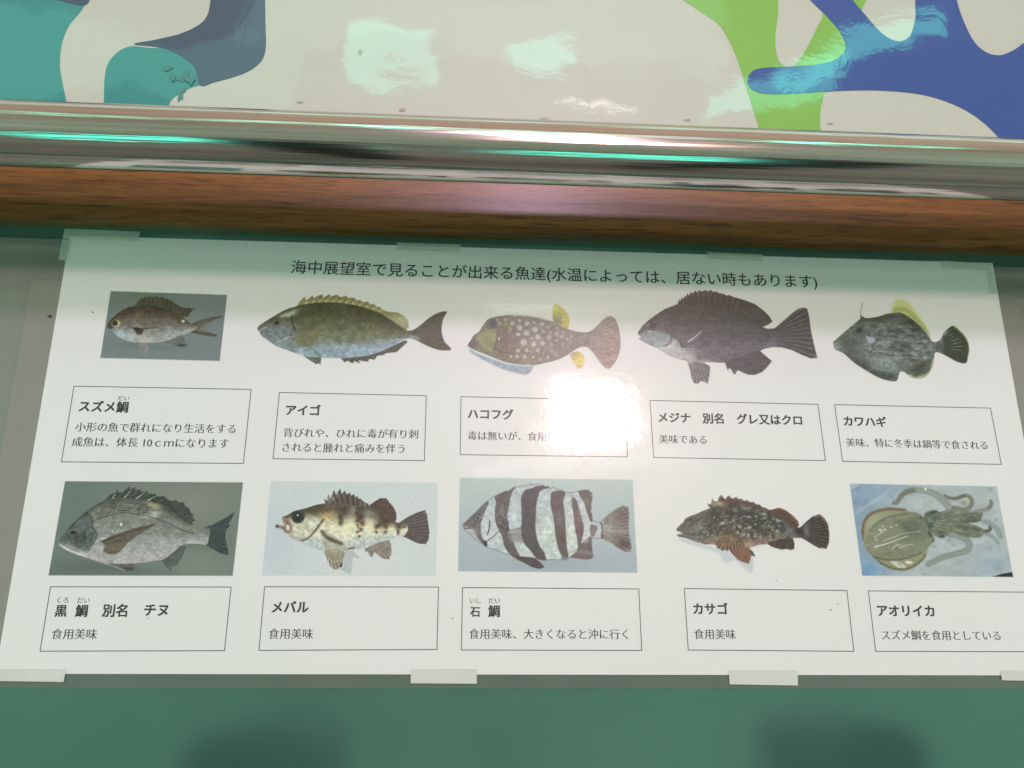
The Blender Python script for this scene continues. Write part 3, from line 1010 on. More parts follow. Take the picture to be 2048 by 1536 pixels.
    p.A = np.maximum(p.A, p.line([(200, 690), (300, 722), (420, 772), (560, 822), (700, 845), (850, 850)], 18, 16))
    p.bake('print of a spotted boxfish with yellow fins and a blue shadow', nt_)


def fish_girella():
    p = Pic(1260, 565, 5.251, (1270, 574, 1640, 774))
    pts = [(80, 525), (130, 455), (190, 400), (270, 340), (370, 275), (500, 226), (512, 190), (520, 170), (526, 195), (545, 150), (556, 178), (574, 140), (586, 152), (604, 108), (615, 138), (648, 92), (656, 118), (690, 80), (702, 102), (734, 78), (748, 96), (796, 76), (812, 96), (850, 78), (872, 100), (905, 92), (930, 110), (990, 120), (1010, 136), (1045, 130), (1080, 150), (1140, 165), (1220, 190), (1310, 225), (1400, 290), (1470, 360), (1496, 410), (1460, 440), (1395, 470), (1450, 485), (1520, 480), (1590, 420), (1680, 340), (1760, 280), (1820, 262), (1862, 275), (1885, 370), (1900, 500), (1930, 640), (1969, 792), (1900, 799), (1800, 760), (1700, 710), (1600, 685), (1500, 680), (1420, 695), (1368, 720), (1420, 765), (1492, 824), (1440, 890), (1390, 940), (1310, 972), (1240, 970), (1180, 945), (1135, 922), (1115, 940), (1108, 972), (1080, 952), (1062, 915), (1040, 900), (1030, 932), (1010, 890), (1000, 845), (900, 840), (770, 835), (840, 880), (839, 950), (825, 1030), (817, 1065), (780, 1045), (740, 1033), (718, 1066), (670, 1057), (645, 1000), (630, 920), (600, 825), (500, 800), (400, 760), (300, 695), (200, 655), (100, 600), (92, 582), (120, 572), (90, 552)]
    m = p.fill(pts, (96, 96, 98), smooth=False, soft=9)
    top = [(80, 520), (370, 275), (500, 226), (800, 200), (1200, 260), (1400, 470), (1500, 480)]
    bot = [(80, 600), (300, 695), (600, 825), (1000, 845), (1368, 720), (1500, 680)]
    p.vramp(m, top, bot, [(0, (82, 82, 76)), (.2, (88, 90, 90)), (.42, (102, 102, 106)), (.6, (98, 98, 104)), (.8, (112, 110, 116)), (1, (118, 116, 122))])
    # fins, tail
    fin = m * np.clip((225 - p.Y + (p.X - 800) * 0.32 * (p.X > 800)) / 40, 0, 1)
    p.put(fin, (92, 84, 76), 0.85)
    p.rays(fin, 700, 1300, 120, 0.12)
    rear = p.poly([(1150, 200), (1310, 225), (1470, 360), (1496, 410), (1395, 470), (1250, 380), (1150, 300)], 40)
    p.put(rear * m, (84, 82, 78), 0.8); p.rays(rear * m, 900, 900, 160, 0.18)
    tl = np.clip((p.X - 1520) / 120, 0, 1) * m
    p.put(tl, (92, 88, 92), 0.8); p.rays(tl, 1380, 570, 60, 0.24)
    an = p.poly([(1000, 840), (1150, 780), (1368, 720), (1492, 824), (1390, 940), (1240, 972), (1050, 900)], 40) * m
    p.put(an, (90, 86, 90), 0.85); p.rays(an, 1000, 500, 110, 0.16)
    pv = p.poly([(600, 825), (700, 845), (770, 838), (840, 880), (825, 1060), (718, 1066), (645, 1000)], 16) * m
    p.put(pv, (128, 122, 126), 0.95); p.rays(pv, 640, 780, 44, 0.22)
    # belly and head
    p.put(p.poly([(280, 690), (380, 640), (480, 590), (560, 690), (660, 690), (700, 790), (640, 840), (480, 805)], 70) * m, (192, 192, 192), 0.9)
    p.put(p.blob(760, 830, 180, 24) * m, (170, 168, 172), 0.8)
    p.put(p.blob(700, 740, 160, 90, 20) * m, (140, 136, 140), 0.5)
    p.put(p.poly([(85, 590), (110, 540), (200, 500), (330, 520), (420, 560), (400, 640), (330, 685), (200, 655)], 50) * m, (160, 176, 174), 0.8)
    p.put(p.blob(330, 420, 120, 90, -30) * m, (106, 112, 112), 0.6)
    p.put(p.blob(140, 500, 50, 60, -40) * m, (104, 100, 104), 0.85)
    p.mul(m * (p.X < 430), p.noise(22, 22, 4) * 0.16)
    p.put(p.blob(240, 458, 58, 52, 0, 0.7) * m, (92, 102, 108), 1)
    p.put(p.blob(240, 458, 44, 40, 0, 0.6) * m, (66, 74, 84), 1)
    p.put(p.blob(210, 514, 18, 9), (215, 222, 222), 0.9)
    p.put(p.line([(170, 455), (200, 430)], 8, 12), (200, 205, 205), 0.7)
    p.put(p.line([(92, 566), (130, 568)], 8, 10), (80, 78, 84), 0.8)
    p.put(p.line([(355, 668), (410, 640), (445, 580)], 9, 12), (84, 86, 88), 0.9)
    p.put(p.line([(430, 440), (450, 500), (490, 540)], 9, 12), (84, 86, 90), 0.8)
    body = m * (1 - tl) * np.clip((p.X - 430) / 80, 0, 1) * (1 - an) * (1 - rear) * (1 - np.clip(fin * 2, 0, 1)) * (1 - pv)
    p.scales(body, 33, 29, 0.17, 0.15)
    p.mul(body, p.noise(60, 40, 21) * 0.2)
    p.put(p.line([(900, 520), (1200, 540), (1450, 580)], 40, 70) * body, (78, 80, 84), 0.5)
    p.fill([(450, 545), (600, 530), (755, 508), (720, 570), (640, 650), (540, 682), (522, 630), (480, 570)], (108, 106, 112), 0.95, soft=10, alpha=False)
    p.put(p.line([(470, 570), (522, 628), (545, 684)], 8, 10), (70, 70, 76), 0.9)
    p.put(p.line([(520, 560), (740, 515)], 6, 12), (84, 84, 88), 0.8)
    p.put(p.line([(612, 622), (680, 575), (746, 516)], 16, 10, 4), (208, 206, 208), 0.95)
    p.bake('print of a dark grey scaly fish with a wide forked tail', nt_)


def fish_file():
    p = Pic(1650, 590, 6.606, (1662, 596, 1944, 768))
    y = [(880, 260), (886, 130), (920, 70), (975, 52), (1050, 60), (1130, 120), (1210, 220), (1300, 340), (1350, 440), (1402, 560), (1390, 600), (1280, 520), (1100, 330)]
    m = p.poly(y, 70)
    p.put(m, (204, 204, 112), 0.9); p.A = np.maximum(p.A, m * 0.9)
    p.put(p.line([(920, 200), (1040, 190), (1150, 270), (1260, 380), (1360, 500)], 50, 50), (160, 160, 60), 0.85)
    p.A = np.maximum(p.A, p.line([(920, 200), (1040, 190), (1150, 270), (1260, 380), (1360, 500)], 40, 60))
    body = [(108, 620), (140, 590), (230, 510), (330, 425), (420, 350), (466, 310), (470, 272), (505, 285), (550, 305), (700, 285), (800, 250), (880, 238), (1000, 232), (1110, 290), (1230, 385), (1320, 480), (1380, 560), (1415, 610), (1470, 620), (1530, 580), (1565, 500), (1640, 430), (1700, 405), (1760, 450), (1840, 530), (1890, 620), (1906, 720), (1890, 820), (1862, 902), (1760, 890), (1660, 840), (1570, 790), (1500, 762), (1450, 768), (1440, 860), (1420, 950), (1370, 1040), (1310, 1090), (1200, 1107), (1110, 1070), (1050, 1022), (1005, 1012), (975, 1050), (942, 1140), (800, 1125), (680, 1080), (560, 1010), (430, 930), (330, 850), (240, 770), (160, 735), (120, 700), (110, 650)]
    m = p.fill(body, (112, 120, 114))
    p.put(p.noise(110, 60, 2, 3) * 2.2 * m * (p.noise(110, 60, 2, 3) > 0), (158, 166, 164), 0.9)
    p.put(p.blob(700, 300, 420, 70, -6) * m, (74, 78, 66), 0.9)
    p.put(p.blob(1150, 380, 230, 80, 40) * m, (70, 70, 62), 0.9)
    p.put(p.blob(320, 640, 210, 190, 40) * m, (92, 100, 92), 0.9)
    p.put(p.blob(520, 950, 330, 70, 32) * m, (70, 78, 72), 0.9)
    p.put(p.blob(830, 1070, 160, 60, 10) * m, (66, 72, 74), 0.9)
    p.put(p.blob(800, 900, 210, 110, 15) * m, (138, 156, 146), 0.9)
    p.put(p.blob(760, 640, 170, 100) * m, (148, 158, 160), 0.6)
    p.put(p.blob(1250, 960, 180, 110, -30) * m, (72, 74, 60), 0.85)
    rng = random.Random(5)
    D_ = [(990, 470, 70, 26), (880, 480, 70, 26), (900, 540, 90, 22), (1150, 540, 80, 22), (1060, 665, 100, 40), (1010, 740, 90, 34), (1180, 460, 60, 24), (700, 520, 50, 24), (820, 560, 60, 20), (1300, 570, 60, 20), (1240, 640, 55, 18), (1210, 740, 70, 16), (880, 690, 60, 40), (1010, 380, 60, 18), (650, 420, 70, 16), (1100, 800, 60, 18), (1180, 860, 70, 18), (700, 590, 40, 20), (580, 560, 40, 50), (1330, 700, 30, 14), (940, 620, 60, 12), (1040, 800, 40, 30)]
    for x, y_, a, b in D_:
        p.put(p.blob(x, y_, a, b, 8) * m, (70, 74, 72), 0.75)
    for _ in range(26):
        p.put(p.blob(rng.uniform(720, 1380), rng.uniform(380, 820), 30, 10, 10) * m, (60, 64, 64), 0.6)
    for _ in range(20):
        p.put(p.blob(rng.uniform(560, 1380), rng.uniform(400, 860), 45, 12, 5) * m, (168, 174, 172), 0.5)
    p.mul(m, p.noise(30, 22, 6) * 0.35)
    p.put(p.blob(455, 470, 64, 56) * m, (72, 78, 80), 0.9)
    p.put(p.blob(452, 468, 38, 32, 0, 0.4), (50, 56, 62), 0.95)
    p.put(p.line([(320, 462), (340, 490)], 8, 12), (170, 175, 170), 0.7)
    p.put(p.poly([(540, 540), (600, 560), (655, 570), (640, 620), (590, 640), (560, 600)], 24), (172, 186, 204), 0.9)
    p.put(p.line([(520, 720), (580, 760), (640, 720), (620, 650)], 14, 22) * m, (72, 84, 72), 0.8)
    p.put(p.blob(160, 690, 60, 40, 30) * m, (150, 160, 164), 0.95)
    t = np.clip((p.X - 1530) / 60, 0, 1) * m
    p.put(t, (66, 70, 60), 0.9)
    p.put(p.blob(1590, 500, 60, 40, -50) * m, (150, 152, 146), 0.8)
    p.put(p.blob(1500, 680, 90, 60) * m, (84, 92, 88), 0.7)
    for a, b in (((1640, 580), (1700, 540)), ((1670, 610), (1760, 575)), ((1690, 645), (1800, 620)), ((1700, 685), (1810, 678)), ((1690, 720), (1790, 728)), ((1650, 540), (1680, 510))):
        p.put(p.line([a, b], 7, 9), (160, 162, 140), 0.8)
    p.put(p.line([(1712, 412), (1790, 480), (1850, 550), (1892, 630), (1904, 720), (1885, 860)], 26, 30, 10), (168, 172, 60), 0.85)
    p.put(p.line([(1435, 860), (1415, 960), (1350, 1055), (1200, 1098), (1110, 1066)], 34, 34), (182, 190, 138), 0.9)
    for a in ((468, 300, 475, 200), (475, 200, 488, 150), (488, 150, 498, 100)):
        p.put(p.line([a[:2], a[2:]], 16, 10, 10), (150, 150, 140), 1)
        p.A = np.maximum(p.A, p.line([a[:2], a[2:]], 14, 9, 8))
    for x, y_ in ((474, 232), (486, 165), (478, 275)):
        p.put(p.blob(x, y_, 12, 12), (50, 50, 46), 1)
    p.bake('print of a mottled filefish with a spine on its head and yellow fin edges', nt_)


def fish_seabream():
    p = Pic(90, 955, 5.12, (93, 959, 489, 1155))
    p.C[:] = (122, 131, 124)
    p.put(p.blob(1500, 250, 600, 300), (138, 141, 130), 0.9)
    p.put(p.blob(300, 300, 260, 500, 20), (112, 126, 124), 0.8)
    p.put(p.blob(250, 950, 500, 130), (108, 118, 116), 0.8)
    p.put(p.blob(1600, 900, 400, 200), (136, 142, 132), 0.7)
    p.put(p.blob(700, 930, 560, 60, 5), (96, 104, 104), 0.5)
    p.put(p.line([(1400, 700), (1550, 690), (1700, 730)], 40, 60), (110, 118, 112), 0.6)
    m = p.fill([(1640, 505), (1720, 482), (1850, 412), (1942, 350), (1915, 420), (1880, 470), (1895, 490), (1850, 548), (1846, 620), (1870, 720), (1882, 792), (1800, 782), (1720, 735), (1640, 685), (1670, 600)], (76, 84, 86), smooth=False, soft=9)
    p.rays(m, 1500, 590, 60, 0.13)
    d1 = [(600, 245), (640, 205), (690, 162), (712, 165), (745, 118), (742, 150), (800, 150), (872, 85), (868, 122), (932, 98), (922, 128), (985, 120), (975, 148), (1052, 140), (1058, 166), (1132, 168), (1145, 195), (1222, 190), (1250, 220), (1300, 242), (1345, 228), (1370, 255), (1425, 253), (1430, 290), (1482, 320), (1488, 360), (1522, 380), (1508, 405), (1542, 440), (1500, 455), (1520, 480), (1470, 490), (1400, 440), (1300, 370), (1100, 270), (850, 230)]
    m = p.fill(d1, (72, 74, 70), 0.92, smooth=False, soft=10)
    for a, b in (((690, 218), (722, 165)), ((805, 215), (878, 138)), ((932, 218), (1028, 150)), ((1058, 232), (1130, 195))):
        p.put(p.line([a, b], 12, 10, 4), (200, 204, 200), 0.9)
    for a, b in (((750, 200), (800, 152)), ((880, 195), (950, 140)), ((1000, 200), (1070, 165)), ((1150, 250), (1220, 225))):
        p.put(p.line([a, b], 7, 12), (122, 126, 122), 0.8)
    for i in range(11):
        x, y_ = 1290 + i * 22, 262 + i * 22
        p.put(p.line([(x, y_ + 25), (x + 90 - i * 3, y_ - 8 + i * 3)], 5, 9) * m, (122, 118, 104), 0.75)
    m = p.fill([(1360, 700), (1450, 708), (1425, 760), (1405, 820), (1370, 860), (1355, 900), (1300, 912), (1290, 962), (1230, 900), (1190, 845), (1290, 780)], (92, 98, 98), 0.85, smooth=False, soft=14)
    p.rays(m, 1200, 500, 130, 0.2)
    p.fill([(640, 875), (800, 878), (900, 882), (912, 948), (860, 952), (760, 922)], (112, 104, 106), 0.9)
    p.put(p.blob(850, 935, 60, 18), (72, 70, 72), 0.7)
    p.put(p.line([(600, 880), (720, 915), (812, 952)], 7, 10), (188, 186, 184), 0.8)
    body = [(138, 650), (190, 585), (240, 520), (320, 440), (420, 350), (500, 290), (600, 240), (720, 212), (850, 213), (1000, 225), (1130, 258), (1250, 308), (1330, 370), (1420, 440), (1500, 490), (1590, 518), (1650, 507), (1690, 540), (1680, 600), (1660, 680), (1600, 682), (1500, 678), (1400, 690), (1330, 750), (1220, 835), (1130, 852), (1000, 872), (850, 882), (700, 882), (600, 877), (430, 822), (350, 797), (260, 762), (170, 712), (145, 682)]
    m = p.fill(body, (140, 142, 136))
    top = [(138, 640), (420, 350), (600, 240), (850, 213), (1130, 258), (1420, 440), (1660, 510)]
    bot = [(138, 690), (350, 797), (600, 877), (1000, 872), (1330, 750), (1500, 678), (1660, 680)]
    p.vramp(m, top, bot, [(0, (92, 95, 88)), (.10, (128, 128, 118)), (.3, (136, 138, 130)), (.5, (146, 147, 142)), (.72, (168, 166, 166)), (1, (186, 178, 178))])
    p.scales(m * np.clip((p.X - 520) / 80, 0, 1), 26, 22, 0.13)
    # dark dots along the back
    rng = random.Random(3)
    for i in range(90):
        x = rng.uniform(560, 1060)
        yb = np.interp(x, [500, 700, 850, 1100], [330, 245, 240, 270])
        r_ = rng.randrange(4)
        y_ = yb + 18 + r_ * 26
        p.put(p.blob(x, y_, 12, 5, -8) * m, (64, 66, 64), 0.7)
    for i in range(4):
        p.put(p.line([(520, 385 - i * 8 + i * 4), (620, 320 + i * 22 - 10), (760, 270 + i * 24), (950, 275 + i * 24)], 4, 9) * m, (84, 86, 80), 0.5)
    p.put(p.blob(1110, 282, 90, 34, 12) * m, (176, 156, 122), 0.9)
    p.put(p.blob(1130, 370, 60, 40) * m, (186, 184, 172), 0.9)
    p.put(p.blob(1040, 400, 90, 22) * m, (184, 182, 176), 0.7)
    p.put(p.blob(965, 340, 18, 50) * m, (84, 88, 88), 0.7)
    p.put(p.blob(1230, 480, 90, 50, 30) * m, (124, 128, 128), 0.6)
    p.put(p.blob(1540, 600, 90, 50, 0) * m, (130, 140, 142), 0.6)
    for x in (1330, 1400, 1240):
        p.put(p.line([(x, 350), (x + 20, 650)], 30, 60) * m, (126, 128, 120), 0.35)
    p.mul(m, p.noise(34, 24, 4) * 0.24)
    p.put(p.line([(480, 460), (540, 425), (640, 395), (780, 362), (950, 375), (1100, 410), (1250, 460), (1380, 530), (1520, 577)], 7, 11) * m, (66, 68, 64), 0.85)
    head = p.poly([(136, 650), (190, 585), (240, 520), (320, 440), (425, 350), (465, 370), (500, 440), (490, 500), (530, 580), (500, 660), (440, 745), (350, 745), (270, 705), (180, 670)], 60) * m
    p.put(head, (96, 101, 101), 0.85)
    p.put(p.blob(400, 490, 70, 50) * head, (116, 126, 126), 0.7)
    p.put(p.blob(360, 640, 120, 60) * head, (74, 76, 76), 0.8)
    p.mul(head, p.noise(40, 34, 9) * 0.5)
    for x, y_, r_ in ((440, 560, 14), (480, 545, 12), (430, 590, 10), (455, 600, 8), (470, 530, 10)):
        p.put(p.blob(x, y_, r_, r_ * 0.7), (160, 164, 160), 0.8)
    p.put(p.line([(150, 690), (230, 735), (330, 775), (380, 785)], 24, 18, 40) * m, (202, 196, 192), 0.95)
    p.put(p.line([(150, 672), (250, 722), (350, 762)], 8, 14) * m, (66, 66, 66), 0.6)
    p.put(p.blob(288, 560, 50, 40) * m, (110, 104, 94), 0.9)
    p.put(p.blob(288, 562, 34, 28, 0, 0.5), (54, 50, 46), 0.95)
    p.put(p.line([(262, 538), (320, 536)], 7, 10), (150, 150, 146), 0.7)
    p.put(p.line([(430, 360), (470, 400), (490, 470), (490, 520), (535, 590), (500, 660), (470, 700), (440, 745)], 11, 20), (58, 62, 62), 0.6)
    p.put(p.line([(250, 520), (320, 440), (420, 352)], 16, 20) * m, (66, 66, 60), 0.8)
    p.put(p.line([(580, 632), (630, 626)], 16, 12), (206, 206, 204), 0.9)
    p.fill([(560, 655), (600, 640), (700, 590), (880, 528), (1050, 485), (1135, 480), (1060, 525), (960, 585), (880, 640), (820, 700), (780, 745), (720, 785), (640, 778), (590, 745), (620, 690)], (112, 100, 88), 0.95, soft=14, alpha=False)
    p.put(p.line([(600, 650), (800, 580), (1130, 484)], 16, 20, 8), (74, 66, 60), 0.8)
    p.put(p.blob(680, 740, 110, 40, -14), (128, 110, 88), 0.7)
    p.put(p.blob(720, 660, 130, 24, -16), (98, 88, 78), 0.7)
    p.put(p.blob(575, 735, 26, 40, 30), (200, 198, 194), 0.8)
    p.put(p.blob(780, 480, 18, 26, 0, 0.4), (224, 226, 222), 1)
    p.put(p.blob(690, 550, 10, 16, 0, 0.4), (214, 216, 212), 1)
    p.put(p.blob(662, 485, 8, 8), (200, 204, 200), 0.9)
    p.bake('print of a silver black seabream with a raised spiny fin on grey', nt_, [(205, 38), (2028, 50), (1922, 1007), (36, 1003)])


def fish_rockfish():
    p = Pic(520, 955, 5.689, (521, 960, 879, 1154))
    p.C[:] = (204, 207, 210)
    p.put(p.blob(150, 700, 400, 600), (194, 200, 212), 0.8)
    p.put(p.blob(1200, 900, 600, 300), (212, 213, 214), 0.8)
    p.put(p.blob(1200, 150, 900, 200), (200, 206, 208), 0.6)
    p.put(p.poly([(940, 850), (1050, 830), (1080, 850), (1140, 922), (1060, 915), (1050, 990), (1032, 1092), (960, 1072), (905, 1020)], 16), (186, 187, 190), 0.95)
    m = p.fill([(742, 298), (733, 238), (762, 268), (776, 188), (797, 245), (846, 138), (862, 200), (912, 126), (930, 190), (964, 146), (986, 195), (1022, 168), (1040, 210), (1066, 188), (1086, 225), (1106, 211), (1122, 245), (1142, 235), (1172, 270), (1230, 300), (1262, 335), (1250, 360), (1050, 350), (900, 320)], (98, 86, 80), smooth=False, soft=9)
    p.put(p.blob(800, 240, 60, 40) * m, (150, 148, 144), 0.8)
    p.put(p.blob(880, 190, 26, 30) * m, (150, 148, 146), 0.6)
    p.put(p.blob(1190, 300, 60, 30) * m, (120, 118, 104), 0.7)
    p.rays(m, 1100, 900, 70, 0.25)
    m = p.fill([(1250, 312), (1310, 270), (1370, 235), (1440, 238), (1470, 280), (1522, 340), (1552, 410), (1552, 480), (1530, 512), (1440, 510), (1300, 430), (1255, 400)], (98, 76, 70), smooth=False, soft=9)
    p.rays(m, 1250, 600, 70, 0.2)
    m = p.fill([(1590, 510), (1680, 450), (1780, 400), (1882, 370), (1890, 400), (1908, 430), (1902, 440), (1914, 520), (1927, 620), (1920, 700), (1890, 758), (1800, 752), (1720, 715), (1620, 668), (1660, 590)], (96, 88, 88), smooth=False, soft=9)
    p.rays(m, 1480, 600, 62, 0.25)
    p.put(p.blob(1890, 400, 24, 30) * m, (140, 136, 136), 0.7)
    m = p.fill([(1190, 815), (1230, 780), (1300, 735), (1400, 712), (1470, 713), (1496, 770), (1502, 860), (1472, 936), (1440, 928), (1400, 927), (1330, 872), (1300, 850), (1275, 912), (1240, 880), (1225, 840), (1200, 850)], (142, 130, 120), 0.95, smooth=False, soft=10)
    p.rays(m, 1260, 680, 50, 0.3)
    p.put(p.line([(1496, 760), (1500, 860), (1470, 930)], 14, 16), (206, 208, 210), 0.8)
    body = [(254, 455), (320, 425), (372, 390), (450, 368), (540, 345), (640, 312), (740, 298), (900, 300), (1050, 322), (1200, 345), (1270, 345), (1400, 420), (1540, 505), (1600, 513), (1660, 520), (1682, 590), (1640, 662), (1560, 672), (1480, 705), (1380, 730), (1200, 800), (1050, 825), (850, 845), (720, 838), (620, 802), (530, 772), (430, 722), (330, 672), (270, 622), (215, 582), (180, 565), (183, 540), (205, 538), (270, 548), (258, 500)]
    m = p.fill(body, (205, 198, 170))
    top = [(180, 540), (320, 425), (540, 345), (740, 298), (1050, 322), (1260, 345), (1540, 505), (1680, 530)]
    bot = [(180, 570), (330, 672), (530, 772), (850, 845), (1050, 825), (1380, 730), (1640, 662), (1680, 650)]
    p.vramp(m, top, bot, [(0, (92, 88, 76)), (.12, (120, 114, 96)), (.28, (176, 168, 140)), (.45, (214, 206, 172)), (.68, (224, 218, 190)), (.82, (200, 202, 196)), (1, (186, 190, 192))])
    p.put(p.blob(1250, 400, 300, 40, 8) * m, (150, 156, 140), 0.7)
    p.put(p.blob(1100, 560, 300, 70, 4) * m, (232, 222, 184), 0.7)
    p.put(p.blob(650, 360, 200, 70, -5) * m, (84, 76, 62), 0.9)
    p.put(p.blob(610, 440, 110, 50, -10) * m, (116, 106, 84), 0.7)
    p.put(p.blob(790, 360, 120, 40) * m, (120, 92, 62), 0.8)
    p.put(p.blob(770, 440, 90, 50) * m, (204, 168, 102), 0.8)
    for (x, y_, a, b, an) in ((950, 370, 90, 90, 0), (920, 460, 36, 70, -8), (915, 520, 22, 30, 0), (1140, 360, 70, 60, 0), (1140, 440, 55, 46, 0), (1390, 400, 110, 90, 20), (1400, 500, 80, 70, 0), (1580, 560, 40, 40, 0), (1570, 620, 22, 40, 0)):
        p.put(p.blob(x, y_, a, b, an) * m, (84, 72, 64), 0.92)
    for (x, y_, r_) in ((1110, 495, 26), (1165, 520, 34), (1135, 460, 34), (1110, 545, 18), (1150, 590, 24), (1110, 620, 16), (1128, 668, 16), (1120, 570, 12), (1330, 560, 34), (1325, 620, 20), (1430, 560, 34), (1425, 620, 20), (1360, 540, 26), (1450, 500, 30), (1640, 560, 20), (1100, 410, 30)):
        p.put(p.blob(x, y_, r_ * 1.2, r_ * 1.1) * m, (92, 66, 50), 0.9)
    p.put(p.blob(1370, 590, 30, 26) * m, (200, 178, 164), 0.8)
    p.put(p.blob(1410, 600, 16, 20) * m, (206, 176, 160), 0.7)
    p.put(p.line([(760, 330), (1000, 320), (1200, 345)], 6, 9) * m, (140, 140, 132), 0.6)
    p.put(p.line([(1060, 350), (1060, 430)], 40, 40) * m, (160, 162, 146), 0.5)
    p.mul(m, p.noise(26, 22, 3) * 0.20)
    # head
    hd = p.poly([(360, 500), (480, 520), (540, 420), (680, 470), (720, 500), (640, 620), (540, 700), (460, 725), (380, 660), (300, 620)], 40) * m
    p.put(hd, (196, 186, 170), 0.75)
    p.put(p.blob(620, 520, 70, 50, -40) * m, (214, 214, 206), 0.9)
    p.put(p.blob(450, 610, 80, 40, 20) * m, (214, 206, 186), 0.8)
    p.mul(hd, p.noise(44, 36, 7) * 0.4)
    p.put(p.line([(262, 450), (330, 430), (390, 385)], 26, 24) * m, (96, 82, 72), 0.8)
    p.put(p.poly([(258, 450), (300, 470), (350, 500), (370, 600), (340, 640), (280, 620), (258, 540)], 20) * m, (166, 134, 124), 0.95)
    p.put(p.line([(300, 490), (330, 560)], 16, 14), (122, 84, 78), 0.8)
    p.put(p.poly([(300, 545), (325, 545), (338, 590), (310, 602)], 10), (228, 220, 212), 0.95)
    p.put(p.line([(190, 555), (250, 565), (300, 620)], 34, 14, 20) * m, (140, 110, 92), 0.85)
    p.put(p.blob(196, 556, 22, 20), (62, 62, 62), 0.9)
    p.put(p.line([(340, 660), (440, 700), (540, 690)], 20, 30) * m, (160, 146, 146), 0.7)
    p.put(p.blob(432, 448, 84, 80, 0, 0.8), (70, 66, 60), 0.95)
    p.put(p.blob(436, 450, 70, 70, 0, 0.75), (58, 70, 74), 1)
    p.put(p.blob(430, 455, 42, 44, 0, 0.4), (34, 42, 46), 1)
    p.put(p.blob(500, 410, 26, 44, -30), (110, 90, 74), 0.7)
    p.put(p.blob(430, 430, 14, 16, 0, 0.3), (226, 232, 232), 1)
    p.put(p.line([(725, 478), (660, 560), (620, 620), (550, 690), (470, 725)], 18, 12, 12), (84, 72, 52), 0.95)
    p.put(p.line([(700, 500), (640, 590), (580, 640)], 8, 18), (150, 130, 96), 0.7)
    p.put(p.line([(690, 600), (730, 700), (760, 800)], 16, 24) * m, (190, 182, 164), 0.8)
    # breast fin and pelvic fin
    p.fill([(690, 598), (780, 625), (900, 705), (960, 760), (1015, 820), (960, 838), (860, 842), (760, 838), (720, 740)], (178, 172, 158), 0.8, soft=16)
    p.put(p.line([(705, 612), (760, 680), (840, 720), (925, 752)], 30, 22, 44), (112, 94, 76), 0.9)
    p.put(p.blob(800, 700, 60, 24, 30), (98, 80, 64), 0.7)
    f = p.fill([(735, 838), (800, 812), (900, 822), (962, 850), (945, 930), (905, 1012), (885, 1044), (840, 1045), (800, 1010), (762, 930)], (156, 146, 124), 0.97, soft=10)
    p.rays(f, 790, 760, 40, 0.28)
    p.put(p.blob(850, 830, 120, 30), (186, 172, 152), 0.7)
    p.fill([(905, 1012), (935, 955), (932, 1015), (900, 1020)], (70, 66, 62), 0.95, soft=9)
    p.put(p.line([(1010, 810), (1070, 800)], 18, 14), (96, 72, 66), 0.85)
    p.bake('print of a big-eyed rockfish with brown patches on a pale blue-grey rectangle', nt_, [(125, 42), (2025, 60), (2000, 1118), (22, 1115)])


